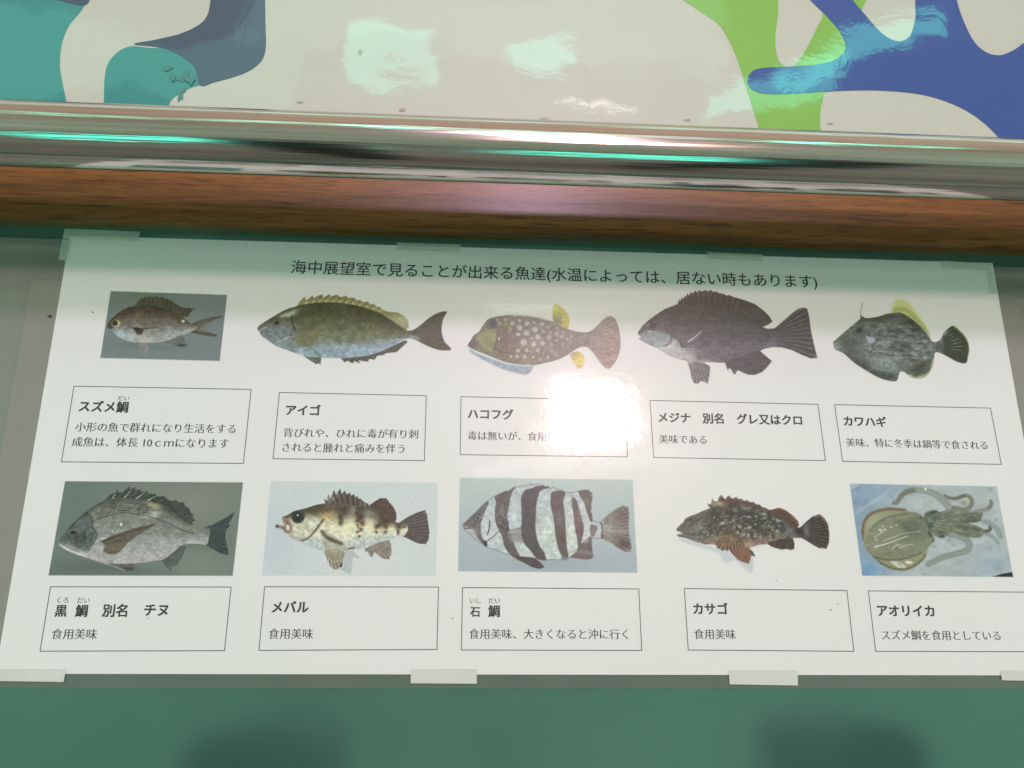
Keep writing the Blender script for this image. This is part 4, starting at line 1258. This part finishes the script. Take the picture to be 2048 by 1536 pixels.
def fish_knifejaw():
    p = Pic(910, 950, 5.535, (914, 953, 1277, 1147))
    t = np.clip(p.Y / 1100, 0, 1)[..., None]
    p.C = np.array([182, 196, 193.]) * (1 - t) + np.array([166, 176, 188.]) * t
    p.put(p.blob(1000, 980, 600, 80), (152, 162, 170), 0.6)
    body = [(88, 545), (140, 500), (220, 420), (320, 320), (400, 255), (500, 205), (570, 172), (578, 186), (664, 127), (668, 146), (750, 110), (762, 126), (845, 94), (855, 112), (920, 98), (925, 120), (985, 110), (992, 130), (1038, 126), (1045, 146), (1098, 133), (1112, 156), (1140, 150), (1146, 172), (1185, 165), (1222, 195), (1300, 195), (1360, 180), (1400, 168), (1474, 167), (1522, 210), (1490, 238), (1522, 236), (1505, 330), (1510, 360), (1498, 400), (1516, 440), (1520, 500), (1550, 525), (1610, 520), (1700, 440), (1780, 380), (1860, 343), (1915, 358), (1927, 450), (1918, 560), (1930, 680), (1952, 800), (1940, 847), (1880, 847), (1780, 790), (1700, 730), (1620, 700), (1512, 695), (1510, 760), (1520, 840), (1522, 880), (1537, 902), (1500, 930), (1420, 936), (1380, 925), (1270, 912), (1240, 935), (1200, 942), (1100, 935), (1000, 940), (900, 925), (700, 915), (620, 885), (540, 862), (430, 822), (350, 802), (300, 758), (200, 692), (120, 612), (90, 582)]
    m = p.fill(body, (190, 198, 200), smooth=False, soft=10)
    t = np.clip((p.Y - 100) / 800, 0, 1)
    p.put(m * (1 - t), (172, 184, 196), 0.7)
    p.put(p.blob(1020, 650, 150, 250) * m, (200, 208, 196), 0.7)
    p.put(p.blob(1290, 650, 80, 250) * m, (210, 212, 200), 0.6)
    p.put(p.blob(1300, 450, 70, 150) * m, (208, 206, 212), 0.6)
    p.put(p.blob(660, 470, 60, 120) * m, (198, 204, 212), 0.7)
    p.put(p.blob(400, 600, 110, 130) * m, (204, 200, 208), 0.7)
    p.mul(m, p.noise(30, 30, 3) * 0.10)
    S_ = 16
    for pts, c in (
        ([(88, 545), (220, 420), (345, 300), (375, 305), (335, 400), (300, 480), (285, 580), (300, 690), (350, 745), (350, 802), (300, 758), (250, 690), (215, 600), (120, 600)], (110, 106, 108)),
        ([(440, 232), (560, 178), (664, 132), (640, 180), (612, 250), (600, 340), (580, 430), (590, 520), (605, 610), (640, 720), (690, 850), (720, 905), (620, 885), (550, 800), (520, 680), (480, 600), (450, 520), (440, 400), (455, 300)], (96, 93, 93)),
        ([(780, 165), (850, 145), (925, 118), (1035, 128), (1020, 150), (960, 165), (925, 220), (902, 320), (895, 440), (890, 580), (908, 700), (940, 790), (990, 860), (1000, 935), (900, 915), (830, 830), (755, 740), (728, 620), (740, 480), (730, 300), (742, 215)], (80, 82, 86)),
        ([(1075, 190), (1150, 172), (1222, 195), (1205, 260), (1200, 320), (1215, 450), (1225, 600), (1235, 780), (1255, 905), (1190, 905), (1140, 800), (1110, 640), (1090, 480), (1060, 340), (1058, 240)], (96, 88, 87)),
        ([(1290, 255), (1345, 275), (1372, 380), (1400, 480), (1425, 580), (1410, 700), (1400, 755), (1450, 712), (1510, 695), (1525, 880), (1500, 932), (1400, 928), (1270, 908), (1345, 850), (1358, 740), (1330, 600), (1312, 430)], (106, 94, 93)),
        ([(1365, 183), (1400, 168), (1474, 167), (1522, 210), (1505, 330), (1516, 440), (1522, 520), (1490, 500), (1455, 400), (1425, 300), (1385, 240)], (102, 92, 90)),
        ([(1498, 550), (1575, 575), (1560, 640), (1508, 690)], (130, 118, 120)),
        ([(1602, 515), (1640, 560), (1645, 700), (1612, 690), (1625, 600)], (98, 92, 94)),
    ):
        p.fill(pts, c, 0.97, soft=S_, clip=m, alpha=False)
    p.put(p.blob(520, 420, 60, 80) * m, (150, 158, 160), 0.5)
    p.put(p.blob(840, 500, 90, 60) * m, (72, 80, 88), 0.6)
    p.put(p.blob(1160, 480, 50, 90) * m, (128, 138, 144), 0.55)
    p.put(p.blob(1170, 700, 50, 110) * m, (104, 84, 78), 0.5)
    p.put(p.blob(1370, 480, 40, 110) * m, (146, 118, 116), 0.6)
    p.put(p.blob(1455, 730, 50, 30, -30) * m, (176, 176, 178), 0.8)
    p.put(p.line([(1260, 860), (1400, 850), (1500, 870)], 22, 50) * m, (160, 156, 150), 0.5)
    for i in range(9):
        p.put(p.line([(1380 + i * 8, 250 + i * 26), (1490, 290 + i * 26)], 5, 9) * m, (186, 178, 178), 0.5)
        p.put(p.line([(1290, 800 + i * 13), (1510, 830 + i * 11)], 4, 9) * m, (150, 140, 138), 0.35)
    p.put(p.line([(1395, 330), (1440, 440), (1470, 560), (1440, 700)], 34, 22, 50) * m, (204, 200, 204), 0.6)
    p.put(p.line(body + body[:1], 8, 14, smooth=False), (96, 98, 102), 0.62)
    tl = p.poly([(1640, 520), (1700, 440), (1780, 380), (1860, 343), (1915, 358), (1927, 450), (1918, 560), (1930, 680), (1952, 800), (1940, 847), (1880, 847), (1780, 790), (1700, 730), (1640, 700)], 30) * m
    p.put(tl, (126, 116, 114), 0.9)
    p.put(p.blob(1860, 450, 90, 110) * tl, (112, 96, 94), 0.8)
    p.put(p.blob(1880, 760, 110, 70, 20) * tl, (82, 76, 76), 0.9)
    p.put(p.blob(1690, 590, 90, 70) * tl, (162, 164, 162), 0.85)
    p.rays(tl, 1540, 600, 60, 0.2)
    p.put(p.line([(1640, 600), (1780, 625), (1900, 625)], 6, 9), (200, 200, 196), 0.7)
    p.put(p.line([(1640, 640), (1740, 690), (1820, 750)], 5, 9), (186, 186, 184), 0.6)
    # breast fin shade
    p.fill([(580, 640), (640, 605), (730, 590), (735, 690), (765, 745), (690, 745), (620, 740)], (142, 138, 140), 0.8, soft=24, alpha=False)
    p.put(p.line([(520, 640), (620, 605), (740, 585), (860, 590)], 7, 12) * m, (90, 90, 92), 0.7)
    # head
    p.put(p.blob(150, 560, 60, 40, 30) * m, (120, 114, 120), 0.7)
    p.put(p.blob(200, 640, 60, 50, 40) * m, (176, 172, 178), 0.8)
    p.put(p.line([(210, 540), (215, 620), (270, 700)], 10, 12) * m, (84, 80, 84), 0.7)
    p.put(p.line([(95, 572), (140, 578)], 8, 10), (205, 205, 205), 0.8)
    p.put(p.blob(250, 476, 54, 50, 0, 0.8) * m, (72, 70, 74), 0.95)
    p.put(p.blob(250, 476, 42, 40, 0, 0.7), (118, 122, 128), 1)
    p.put(p.blob(252, 478, 24, 24, 0, 0.3), (72, 76, 84), 1)
    p.put(p.blob(288, 466, 8, 16), (200, 204, 208), 0.8)
    p.put(p.line([(386, 510), (378, 590), (360, 660)], 12, 9), (58, 54, 58), 0.97)
    p.put(p.line([(335, 740), (400, 700), (450, 655), (495, 615)], 10, 12) * m, (76, 76, 82), 0.85)
    p.put(p.line([(470, 480), (500, 450), (540, 520), (500, 560), (560, 600), (590, 580)], 14, 16) * m, (66, 66, 70), 0.8)
    p.put(p.poly([(300, 735), (350, 735), (355, 790), (325, 782)], 12) * m, (64, 58, 62), 0.85)
    p.mul(p.poly([(455, 300), (600, 340), (600, 620), (470, 600)], 30) * m, p.noise(26, 26, 8) * 0.5)
    # pelvic fins
    p.fill([(610, 880), (700, 900), (800, 905), (900, 930), (982, 1008), (972, 1028), (920, 1038), (850, 1018), (780, 982), (700, 942)], (82, 76, 78), 0.97, soft=10)
    p.fill([(880, 912), (980, 925), (1025, 940), (960, 945)], (88, 88, 92), 0.9, soft=10)
    p.fill([(1170, 905), (1260, 915), (1200, 945)], (110, 122, 126), 0.8, soft=12)
    p.bake('print of a black and white striped knifejaw on a pale rectangle', nt_, [(52, 30), (1966, 52), (2020, 1082), (34, 1066)])


def fish_scorpion():
    p = Pic(1340, 975, 6.024, (1348, 984, 1664, 1152))
    sh = [(85, 600), (180, 610), (420, 685), (560, 720), (700, 750), (800, 860), (980, 830), (1012, 862), (1005, 960), (985, 1035), (900, 985), (830, 920), (770, 880), (690, 912), (620, 880), (590, 800), (450, 752), (280, 705), (130, 650)]
    m = p.poly(sh, 40)
    p.put(m, (192, 195, 204), 0.9); p.A = np.maximum(p.A, m * 0.9)
    m2 = p.poly([(960, 735), (1060, 690), (1200, 690), (1060, 720)], 24)
    p.put(m2, (198, 200, 206), 0.8); p.A = np.maximum(p.A, m2 * 0.8)
    body = [(75, 500), (110, 460), (158, 418), (190, 368), (240, 345), (330, 310), (400, 280), (482, 247), (462, 222), (450, 188), (490, 206), (500, 172), (506, 122), (530, 165), (572, 168), (595, 110), (622, 84), (642, 118), (664, 142), (690, 110), (716, 92), (730, 120), (758, 134), (800, 108), (820, 138), (868, 132), (888, 160), (940, 152), (962, 176), (1012, 174), (1036, 202), (1082, 204), (1104, 232), (1148, 244), (1200, 270), (1260, 258), (1310, 240), (1390, 268), (1480, 336), (1542, 400), (1556, 450), (1540, 485), (1575, 475), (1640, 410), (1720, 345), (1805, 317), (1862, 370), (1904, 440), (1921, 560), (1916, 660), (1885, 742), (1800, 735), (1720, 692), (1640, 640), (1580, 607), (1482, 612), (1500, 670), (1497, 742), (1460, 757), (1400, 742), (1340, 752), (1240, 722), (1172, 682), (1060, 692), (955, 730), (1000, 772), (1034, 834), (980, 822), (966, 870), (950, 920), (880, 902), (800, 862), (740, 792), (705, 742), (700, 770), (660, 745), (640, 768), (600, 742), (570, 732), (545, 690), (420, 687), (300, 652), (180, 607), (98, 592), (80, 566), (160, 555), (85, 522)]
    m = p.fill(body, (80, 80, 76), smooth=False, soft=9)
    top = [(75, 480), (330, 310), (480, 247), (900, 230), (1200, 290), (1500, 480), (1600, 480)]
    bot = [(75, 590), (420, 685), (900, 740), (1170, 680), (1480, 610), (1600, 600)]
    p.vramp(m, top, bot, [(0, (86, 88, 80)), (.2, (66, 68, 64)), (.5, (78, 76, 68)), (.72, (96, 90, 78)), (.9, (140, 118, 104)), (1, (160, 132, 118))])
    p.mul(m, p.noise(40, 40, 3) * 0.8)
    p.put(m * np.clip(p.noise(46, 34, 31, 3) * 7 - 0.4, 0, 1) * (p.X > 560) * (p.X < 1500), (136, 138, 128), 0.55)
    # dorsal
    df = m * np.clip((np.interp(p.X, [480, 700, 900, 1200], [250, 215, 230, 300]) - p.Y) / 30, 0, 1) * (p.X < 1230)
    p.put(df, (108, 76, 72), 0.9)
    p.put(p.blob(580, 195, 100, 36) * m, (174, 168, 124), 0.9)
    p.put(p.blob(760, 205, 80, 36, 10) * m, (66, 70, 68), 0.9)
    p.put(p.blob(900, 250, 70, 30, 20) * m, (140, 142, 122), 0.8)
    p.rays(df, 900, 900, 60, 0.12)
    for x, y_ in ((508, 140), (616, 104), (712, 106), (795, 120), (860, 140), (940, 160)):
        p.put(p.blob(x + 6, y_, 16, 22) * m, (172, 168, 158), 0.8)
    rd = p.poly([(1200, 272), (1310, 240), (1390, 268), (1480, 336), (1556, 450), (1540, 485), (1440, 470), (1360, 380), (1220, 320)], 20) * m
    p.put(rd, (100, 72, 62), 0.9); p.rays(rd, 1200, 600, 60, 0.22)
    p.put(p.line([(1290, 248), (1390, 275), (1480, 345), (1545, 440)], 22, 30) * m, (172, 112, 84), 0.75)
    # pink belly
    p.put(p.blob(880, 690, 170, 46, -8) * m, (190, 140, 122), 0.9)
    p.put(p.blob(1130, 650, 120, 30, -6) * m, (150, 118, 110), 0.8)
    p.put(p.blob(430, 670, 120, 30, 10) * m, (150, 122, 114), 0.6)
    # head
    hd = m * np.clip((520 - p.X) / 120, 0, 1)
    p.put(hd, (112, 113, 104), 0.75)
    p.mul(hd, p.noise(30, 26, 12) * 0.7)
    p.put(p.blob(240, 380, 50, 34, -20) * m, (84, 86, 80), 0.8)
    p.put(p.blob(245, 385, 20, 16), (50, 52, 50), 0.9)
    p.put(p.blob(215, 368, 14, 10), (168, 170, 160), 0.8)
    p.put(p.line([(80, 545), (200, 555), (280, 570)], 16, 14, 8) * m, (62, 62, 62), 0.9)
    p.put(p.blob(140, 590, 60, 18, 12) * m, (92, 94, 98), 0.8)
    # pale freckles
    rng = random.Random(11)
    n = 0
    placed = []
    while n < 130:
        x, y_ = rng.uniform(230, 1330), rng.uniform(300, 670)
        yt = np.interp(x, [230, 600, 900, 1330], [500, 330, 330, 380]); yb = np.interp(x, [230, 600, 900, 1330], [600, 620, 640, 600])
        if not (yt < y_ < yb) or any((x - a) ** 2 + (y_ - b) ** 2 < 34 ** 2 for a, b in placed):
            n += 0.1
            continue
        placed.append((x, y_)); n += 1
        r_ = rng.uniform(9, 24) * (0.8 if x < 600 else 1)
        c_ = rng.choice([(160, 164, 154), (150, 150, 130), (176, 178, 172), (140, 146, 144)])
        p.put(p.blob(x, y_, r_ * 1.25, r_, rng.uniform(-30, 50), 0.35) * m, c_, rng.uniform(0.35, 0.8))
    for x, y_, a, b in ((1130, 320, 46, 24), (950, 355, 34, 16), (840, 470, 34, 26), (960, 480, 34, 24), (885, 565, 34, 30), (945, 575, 30, 28), (1310, 405, 34, 20), (1295, 528, 36, 18), (635, 430, 40, 24), (815, 545, 24, 34), (1030, 590, 28, 22)):
        p.put(p.blob(x, y_, a, b, 0, 0.3) * m, (168, 172, 162), 0.85)
    p.put(p.blob(1460, 520, 80, 60, 20) * m, (112, 114, 114), 0.85)
    p.put(p.blob(1400, 560, 50, 30) * m, (130, 132, 130), 0.7)
    # tail, anal
    tl = m * np.clip((p.X - 1540) / 60, 0, 1)
    p.put(tl, (74, 66, 64), 0.9)
    p.put(p.blob(1640, 520, 50, 90) * tl, (128, 130, 130), 0.75)
    p.put(p.blob(1560, 530, 60, 60) * m, (52, 54, 52), 0.9)
    p.rays(tl, 1480, 540, 56, 0.3)
    p.put(p.line([(1740, 345), (1810, 325), (1860, 390)], 22, 34) * tl, (176, 164, 160), 0.7)
    p.put(p.line([(1860, 380), (1905, 480)], 30, 60) * tl, (124, 84, 76), 0.6)
    p.put(p.line([(1800, 730), (1880, 738)], 14, 16) * tl, (190, 150, 146), 0.8)
    an = p.poly([(1170, 680), (1300, 630), (1482, 612), (1500, 740), (1340, 752)], 20) * m
    p.put(an, (74, 66, 66), 0.92); p.put(p.line([(1220, 715), (1350, 748), (1480, 745)], 12, 16) * m, (176, 150, 148), 0.6)
    # breast fin fan
    fan = p.poly([(700, 480), (780, 500), (820, 580), (900, 700), (760, 760), (640, 770), (545, 700), (600, 600)], 40) * m
    p.put(fan, (98, 84, 62), 0.7)
    p.rays(fan, 760, 460, 40, 0.45)
    for i in range(8):
        a = math.radians(95 + i * 11)
        x1, y1 = 800 + 60 * math.cos(a), 560 + 60 * math.sin(a)
        p.put(p.line([(x1, y1), (720 + 190 * math.cos(a), 590 + 170 * math.sin(a))], 6, 10) * m, (186, 140, 104), 0.7)
    for i in range(6):
        p.put(p.line([(720 + i * 8, 440 + i * 30), (790, 430 + i * 34)], 5, 9) * m, (140, 116, 76), 0.5)
    pf = p.poly([(705, 745), (850, 725), (985, 740), (966, 870), (950, 920), (880, 902), (740, 792)], 14) * m
    p.put(pf, (138, 96, 80), 0.95); p.rays(pf, 760, 640, 50, 0.2)
    p.put(p.poly([(970, 745), (1010, 790), (1034, 834), (985, 822)], 10) * m, (84, 80, 82), 0.95)
    p.bake('print of a dark speckled scorpionfish with reddish fins', nt_)


def squid():
    p = Pic(1690, 960, 5.851, (1698, 965, 2030, 1158))
    t = np.clip((p.X - 150 + p.Y * 0.1) / 800, 0, 1)[..., None]
    p.C = np.array([136, 160, 186.]) * (1 - t) + np.array([176, 182, 186.]) * t
    p.put(p.blob(280, 1080, 200, 170), (110, 152, 198), 0.8)
    p.put(p.blob(1750, 1000, 300, 200), (156, 172, 190), 0.7)
    p.put(p.blob(300, 180, 300, 100, -20), (140, 164, 190), 0.7)
    p.put(p.blob(800, 260, 220, 90), (186, 188, 186), 0.7)
    p.put(p.line([(140, 375), (300, 280), (520, 120), (640, 60)], 20, 60), (172, 190, 208), 0.7)
    p.put(p.line([(180, 350), (360, 230)], 6, 16), (205, 215, 225), 0.6)
    p.put(p.poly([(40, 30), (160, 48), (80, 110)], 20), (182, 196, 208), 0.8)
    p.mul(np.ones_like(p.X), p.noise(120, 80, 2) * 0.16)
    for x, y_, r_ in ((1770, 470, 34), (1700, 110, 30), (1700, 805, 14), (1270, 760, 24), (1040, 780, 30), (460, 1070, 20), (930, 1100, 20), (1220, 700, 40)):
        p.put(p.blob(x, y_, r_, r_ * 0.7), (128, 138, 148), 0.6)
    p.put(p.poly([(1720, 1132), (1850, 1095), (1958, 1078), (1975, 1140)], 8, False), (42, 48, 48), 1)
    # arms
    def arm(pts, w0, w1, c0, c1=None, op=0.95):
        ln = p.line(pts, w0, 12, w1)
        p.put(p.line(pts, w0 + 10, 26, w1 + 8), (98, 106, 104), 0.55)
        p.put(ln, c0, op)
        if c1:
            h_ = pts[len(pts) // 2:]
            p.put(p.line(h_, w0 * 0.5 + w1 * 0.5, 30, w1), c1, 0.75)
        cen = p.line(pts, w0 * 0.25, w0 * 0.5, w1 * 0.2)
        p.put(cen, (182, 186, 180), 0.25)
    arm([(1240, 350), (1150, 240), (1050, 165), (930, 128), (800, 118), (700, 150), (640, 210), (605, 265), (570, 268)], 74, 30, (146, 152, 146), (108, 100, 92))
    arm([(1280, 330), (1400, 352), (1480, 290), (1470, 210), (1400, 182), (1300, 215), (1220, 210), (1172, 180)], 56, 14, (124, 124, 106), (100, 94, 82))
    p.put(p.blob(1390, 270, 50, 30), (140, 138, 116), 0.8)
    arm([(1420, 400), (1560, 370), (1680, 330), (1712, 280), (1706, 245)], 46, 22, (140, 144, 134), (116, 112, 100))
    arm([(1620, 490), (1700, 510), (1775, 570), (1820, 665)], 36, 40, (148, 156, 156))
    arm([(1640, 620), (1720, 660), (1795, 742)], 30, 18, (146, 154, 156))
    arm([(1400, 570), (1540, 590), (1650, 600), (1700, 580), (1690, 548)], 40, 16, (104, 102, 88), (78, 76, 66))
    arm([(1230, 630), (1370, 660), (1450, 740), (1430, 820), (1300, 862), (1150, 902), (1050, 950), (975, 985)], 74, 50, (140, 148, 142))
    head = p.poly([(925, 400), (960, 370), (1045, 350), (1110, 375), (1190, 350), (1280, 350), (1400, 380), (1600, 382), (1600, 440), (1560, 490), (1450, 500), (1560, 545), (1620, 580), (1620, 640), (1560, 672), (1400, 665), (1260, 620), (1150, 680), (1070, 665), (1010, 610), (950, 520)], 22)
    p.put(head, (120, 124, 106), 0.97)
    p.put(p.blob(1480, 440, 120, 40, 0) * head, (94, 92, 78), 0.8)
    p.put(p.blob(1430, 560, 160, 40, 8) * head, (100, 98, 82), 0.6)
    p.put(p.blob(1300, 370, 120, 30) * head, (150, 152, 146), 0.6)
    p.put(p.line([(1380, 480), (1500, 490), (1590, 470)], 10, 24), (70, 72, 64), 0.6)
    p.put(p.blob(1020, 385, 80, 26, -20) * head, (64, 76, 74), 0.9)
    p.put(p.blob(1060, 440, 60, 40) * head, (84, 100, 98), 0.7)
    p.put(p.blob(970, 480, 50, 60) * head, (118, 134, 124), 0.7)
    p.rays(head, 900, 500, 40, 0.10)
    p.mul(head, p.noise(40, 26, 3) * 0.35)
    # mantle fin
    fin = p.poly([(200, 600), (215, 490), (290, 395), (420, 345), (560, 330), (680, 342), (760, 385), (900, 700), (965, 810), (935, 900), (860, 980), (760, 1035), (640, 1052), (520, 1025), (420, 972), (330, 885), (240, 800), (210, 700)], 14)
    p.put(fin, (152, 148, 118), 0.98)
    p.put(p.blob(330, 480, 170, 90, -35) * fin, (168, 166, 138), 0.8)
    p.put(p.line([(205, 620), (225, 490), (300, 398), (430, 350), (560, 338), (690, 352)], 30, 26), (128, 92, 66), 0.9)
    p.put(p.line([(205, 620), (215, 700)], 14, 20), (112, 84, 66), 0.8)
    p.put(p.line([(420, 972), (520, 1022), (640, 1048), (760, 1030), (870, 965), (940, 880)], 22, 20), (112, 98, 62), 0.85)
    p.put(p.line([(300, 860), (420, 972)], 16, 20), (112, 96, 68), 0.8)
    mantle = p.poly([(225, 750), (250, 650), (290, 570), (370, 490), (480, 430), (620, 392), (760, 372), (850, 388), (925, 445), (985, 570), (1035, 695), (1005, 760), (900, 852), (760, 905), (600, 940), (450, 932), (330, 890), (255, 825)], 16)
    p.put(mantle, (138, 140, 116), 0.98)
    p.put(p.blob(800, 560, 220, 170, 20) * mantle, (104, 112, 98), 0.85)
    p.put(p.blob(560, 870, 300, 50, -6) * mantle, (126, 126, 100), 0.6)
    p.put(p.line([(300, 580), (400, 485), (560, 420), (740, 385)], 12, 24) * mantle, (106, 108, 88), 0.7)
    p.put(p.line([(330, 895), (450, 930), (600, 938), (760, 903), (900, 850)], 14, 18), (86, 90, 62), 0.8)
    p.put(p.line([(600, 810), (680, 880), (800, 870)], 10, 20) * mantle, (108, 108, 80), 0.6)
    p.mul(mantle, p.noise(40, 26, 5) * 0.22)
    p.put(p.line([(640, 480), (760, 590), (840, 620)], 26, 50) * mantle, (88, 98, 84), 0.5)
    Wt = (214, 214, 196)
    p.put(p.line([(345, 782), (420, 765), (520, 735), (640, 690), (740, 655)], 14, 10, 5), (224, 230, 226), 0.95)
    p.put(p.line([(450, 712), (600, 660), (700, 620), (890, 605)], 9, 10, 4), Wt, 0.8)
    p.put(p.line([(345, 690), (370, 650), (440, 615)], 12, 16, 5), Wt, 0.7)
    for x, y_, a in ((410, 585, 22), (465, 582, 20), (440, 545, 14), (540, 550, 14), (600, 530, 12), (430, 605, 14), (370, 700, 12)):
        p.put(p.blob(x, y_, a, a * 0.8), (222, 218, 194), 0.9)
    p.put(p.line([(560, 800), (590, 770), (640, 755)], 10, 12), Wt, 0.85)
    p.put(p.line([(640, 790), (720, 765), (785, 752)], 12, 14, 6), Wt, 0.7)
    p.put(p.line([(600, 450), (760, 420)], 7, 12), (176, 180, 160), 0.7)
    p.put(p.poly([(530, 950), (620, 955), (700, 1000), (700, 1030), (610, 1020), (560, 985)], 22), (208, 210, 200), 0.85)
    p.put(p.poly([(700, 950), (780, 950), (790, 975), (730, 985)], 16), (222, 218, 196), 0.85)
    p.put(p.blob(640, 985, 30, 12, 30), (120, 116, 86), 0.7)
    p.put(p.blob(890, 440, 36, 26, 40), (92, 84, 80), 0.7)
    p.put(p.line([(930, 440), (985, 560), (1040, 700)], 14, 26), (70, 78, 72), 0.7)
    for x, y_, a, b in ((1000, 528, 34, 42), (1135, 655, 40, 26), (985, 620, 22, 30), (1000, 655, 24, 18)):
        p.put(p.blob(x, y_, a, b, 0, 0.4), (62, 74, 72), 0.95)
        p.put(p.blob(x - 2, y_ - 2, a * 0.35, b * 0.35), (150, 160, 156), 0.6)
    p.put(p.blob(1120, 610, 50, 18, 0), (64, 76, 72), 0.6)
    p.put(p.blob(1030, 715, 14, 12), (50, 54, 50), 0.8)
    p.put(p.blob(480, 664, 16, 6), (70, 72, 56), 0.8)
    p.put(p.blob(943, 105, 15, 26, 0, 0.4), (240, 244, 244), 1)
    p.bake('print of a pale squid lying on blue-grey cloth', nt_, [(55, 42), (1775, 75), (1968, 1136), (201, 1120)])


for fn in (fish_damsel, fish_rabbit, fish_box, fish_girella, fish_file, fish_seabream, fish_rockfish, fish_knifejaw, fish_scorpion, squid):
    fn()


# specks of dirt under the film, brown stains and darker teal blotches on the mural
def blot(name, cx, cy, rx, ry, z, mat, parent, seed, n=14, jag=0.35):
    rg = random.Random(seed)
    pts = []
    for i_ in range(n):
        a_ = 2 * math.pi * i_ / n
        k_ = 1 + rg.uniform(-jag, jag)
        pts.append(at(cx + rx * k_ * math.cos(a_), cy + ry * k_ * math.sin(a_), z))
    pts.reverse()
    return link(name, slab(name, [(q.x, q.y) for q in pts], z, z + 0.00002), mat, parent)


M['dirt'] = plain('dark_dirt', (0.07, 0.065, 0.06), 0.6)
M['stain_brown'] = laminate('brown_stain', (0.40, 0.34, 0.27), **mural_kw)
M['grime'] = laminate('mural_grime', (0.060, 0.21, 0.215), **mural_kw)
cr = blot('crumb', 101, 633, 5, 4, 0.0005, M['dirt'], None, 4)
tag(cr, 'tiny dark crumb stuck on the grey film left of the damselfish picture', 'crumb')
for i_, (x_, y_, r_) in enumerate(((1661, 1219.5, 1.5), (1676, 1208.5, 1.1), (185.5, 624.5, 1.6), (862, 516, 1.0), (1553, 1162, 1.0), (296, 1237, 1.0), (905, 1237, 1.2))):
    blot('ink_dot', x_, y_, r_, r_, ZP + 0.00005, M['ink'], nt_, i_, 8, 0.2)
rg = random.Random(8)
for i_ in range(7):
    blot('stain', 352 + rg.gauss(0, 22), 150 + rg.gauss(0, 17), rg.uniform(4, 14), rg.uniform(4, 11), 0.00312 + i_ * 0.00007, M['grime'], mu, i_ + 40, 12, 0.5)
blot('stain', 720, 104, 4, 6, 0.0030, M['stain_brown'], mu, 77, 12, 0.4)
for i_, (x_, y_, a_) in enumerate(((805, 220, 5), (1376, 240, 4), (1090, 238, 5), (1660, 247, 4), (600, 205, 4))):
    blot('stain', x_, y_, a_ * 1.6, a_ * 0.6, 0.0030, M['stain_brown'], mu, i_ + 90, 10, 0.4)

# ---------------------------------------------------------------- tape
def tape(quad, z, mat, label):
    P = [at(*q) for q in quad]
    me = slab('tape_strip', [(q.x, q.y) for q in P], z, z + 0.00012)
    o = link('tape_strip', me, mat, pos=(P[0].x, P[0].y, z))
    tag(o, label, 'tape', 'strips of tape holding the notice')


ZT = ZP + 0.0002
tape([(131, 459), (281, 465.5), (278, 484), (127, 479)], ZT, M['tape_clear'], 'pale translucent tape lying along the top left corner of the notice')
tape([(126, 480), (146, 481), (136, 523.5), (118.5, 521)], ZT, M['tape_clear'], 'pale translucent tape standing upright on the notice’s top left side edge')
tape([(795, 487), (921, 491), (921, 506), (792, 501)], ZT, M['tape_clear'], 'pale translucent tape on the top edge above the first words of the title')
tape([(1414, 506), (1524, 511), (1525, 524), (1414, 519)], ZT, M['tape_clear'], 'faint tape on the top edge above the last words of the title')
tape([(1880, 523), (1981, 529), (1982, 542), (1882, 537)], ZT, M['tape_clear'], 'faint tape lying along the top right corner of the notice')
tape([(1972, 542), (1983.5, 542.5), (1991.5, 590), (1976, 589)], ZT, M['tape_clear'], 'faint tape standing upright on the notice’s top right side edge')
tape([(-60, 1338), (134, 1338), (129, 1364), (-64, 1361)], ZT, M['tape_white'], 'white tape at the bottom left corner of the notice')
tape([(822, 1338), (953.5, 1338), (953.5, 1367.3), (821.5, 1366.6)], ZT, M['tape_white'], 'white tape under the gap between rockfish and knifejaw captions')
tape([(1456, 1340), (1594, 1341), (1594, 1371), (1458, 1368.5)], ZT, M['tape_white'], 'white tape below the scorpionfish caption')
tape([(1998, 1341), (2120, 1341), (2124, 1363), (2001.5, 1360.5)], ZT, M['tape_white'], 'white tape at the bottom right corner of the notice')
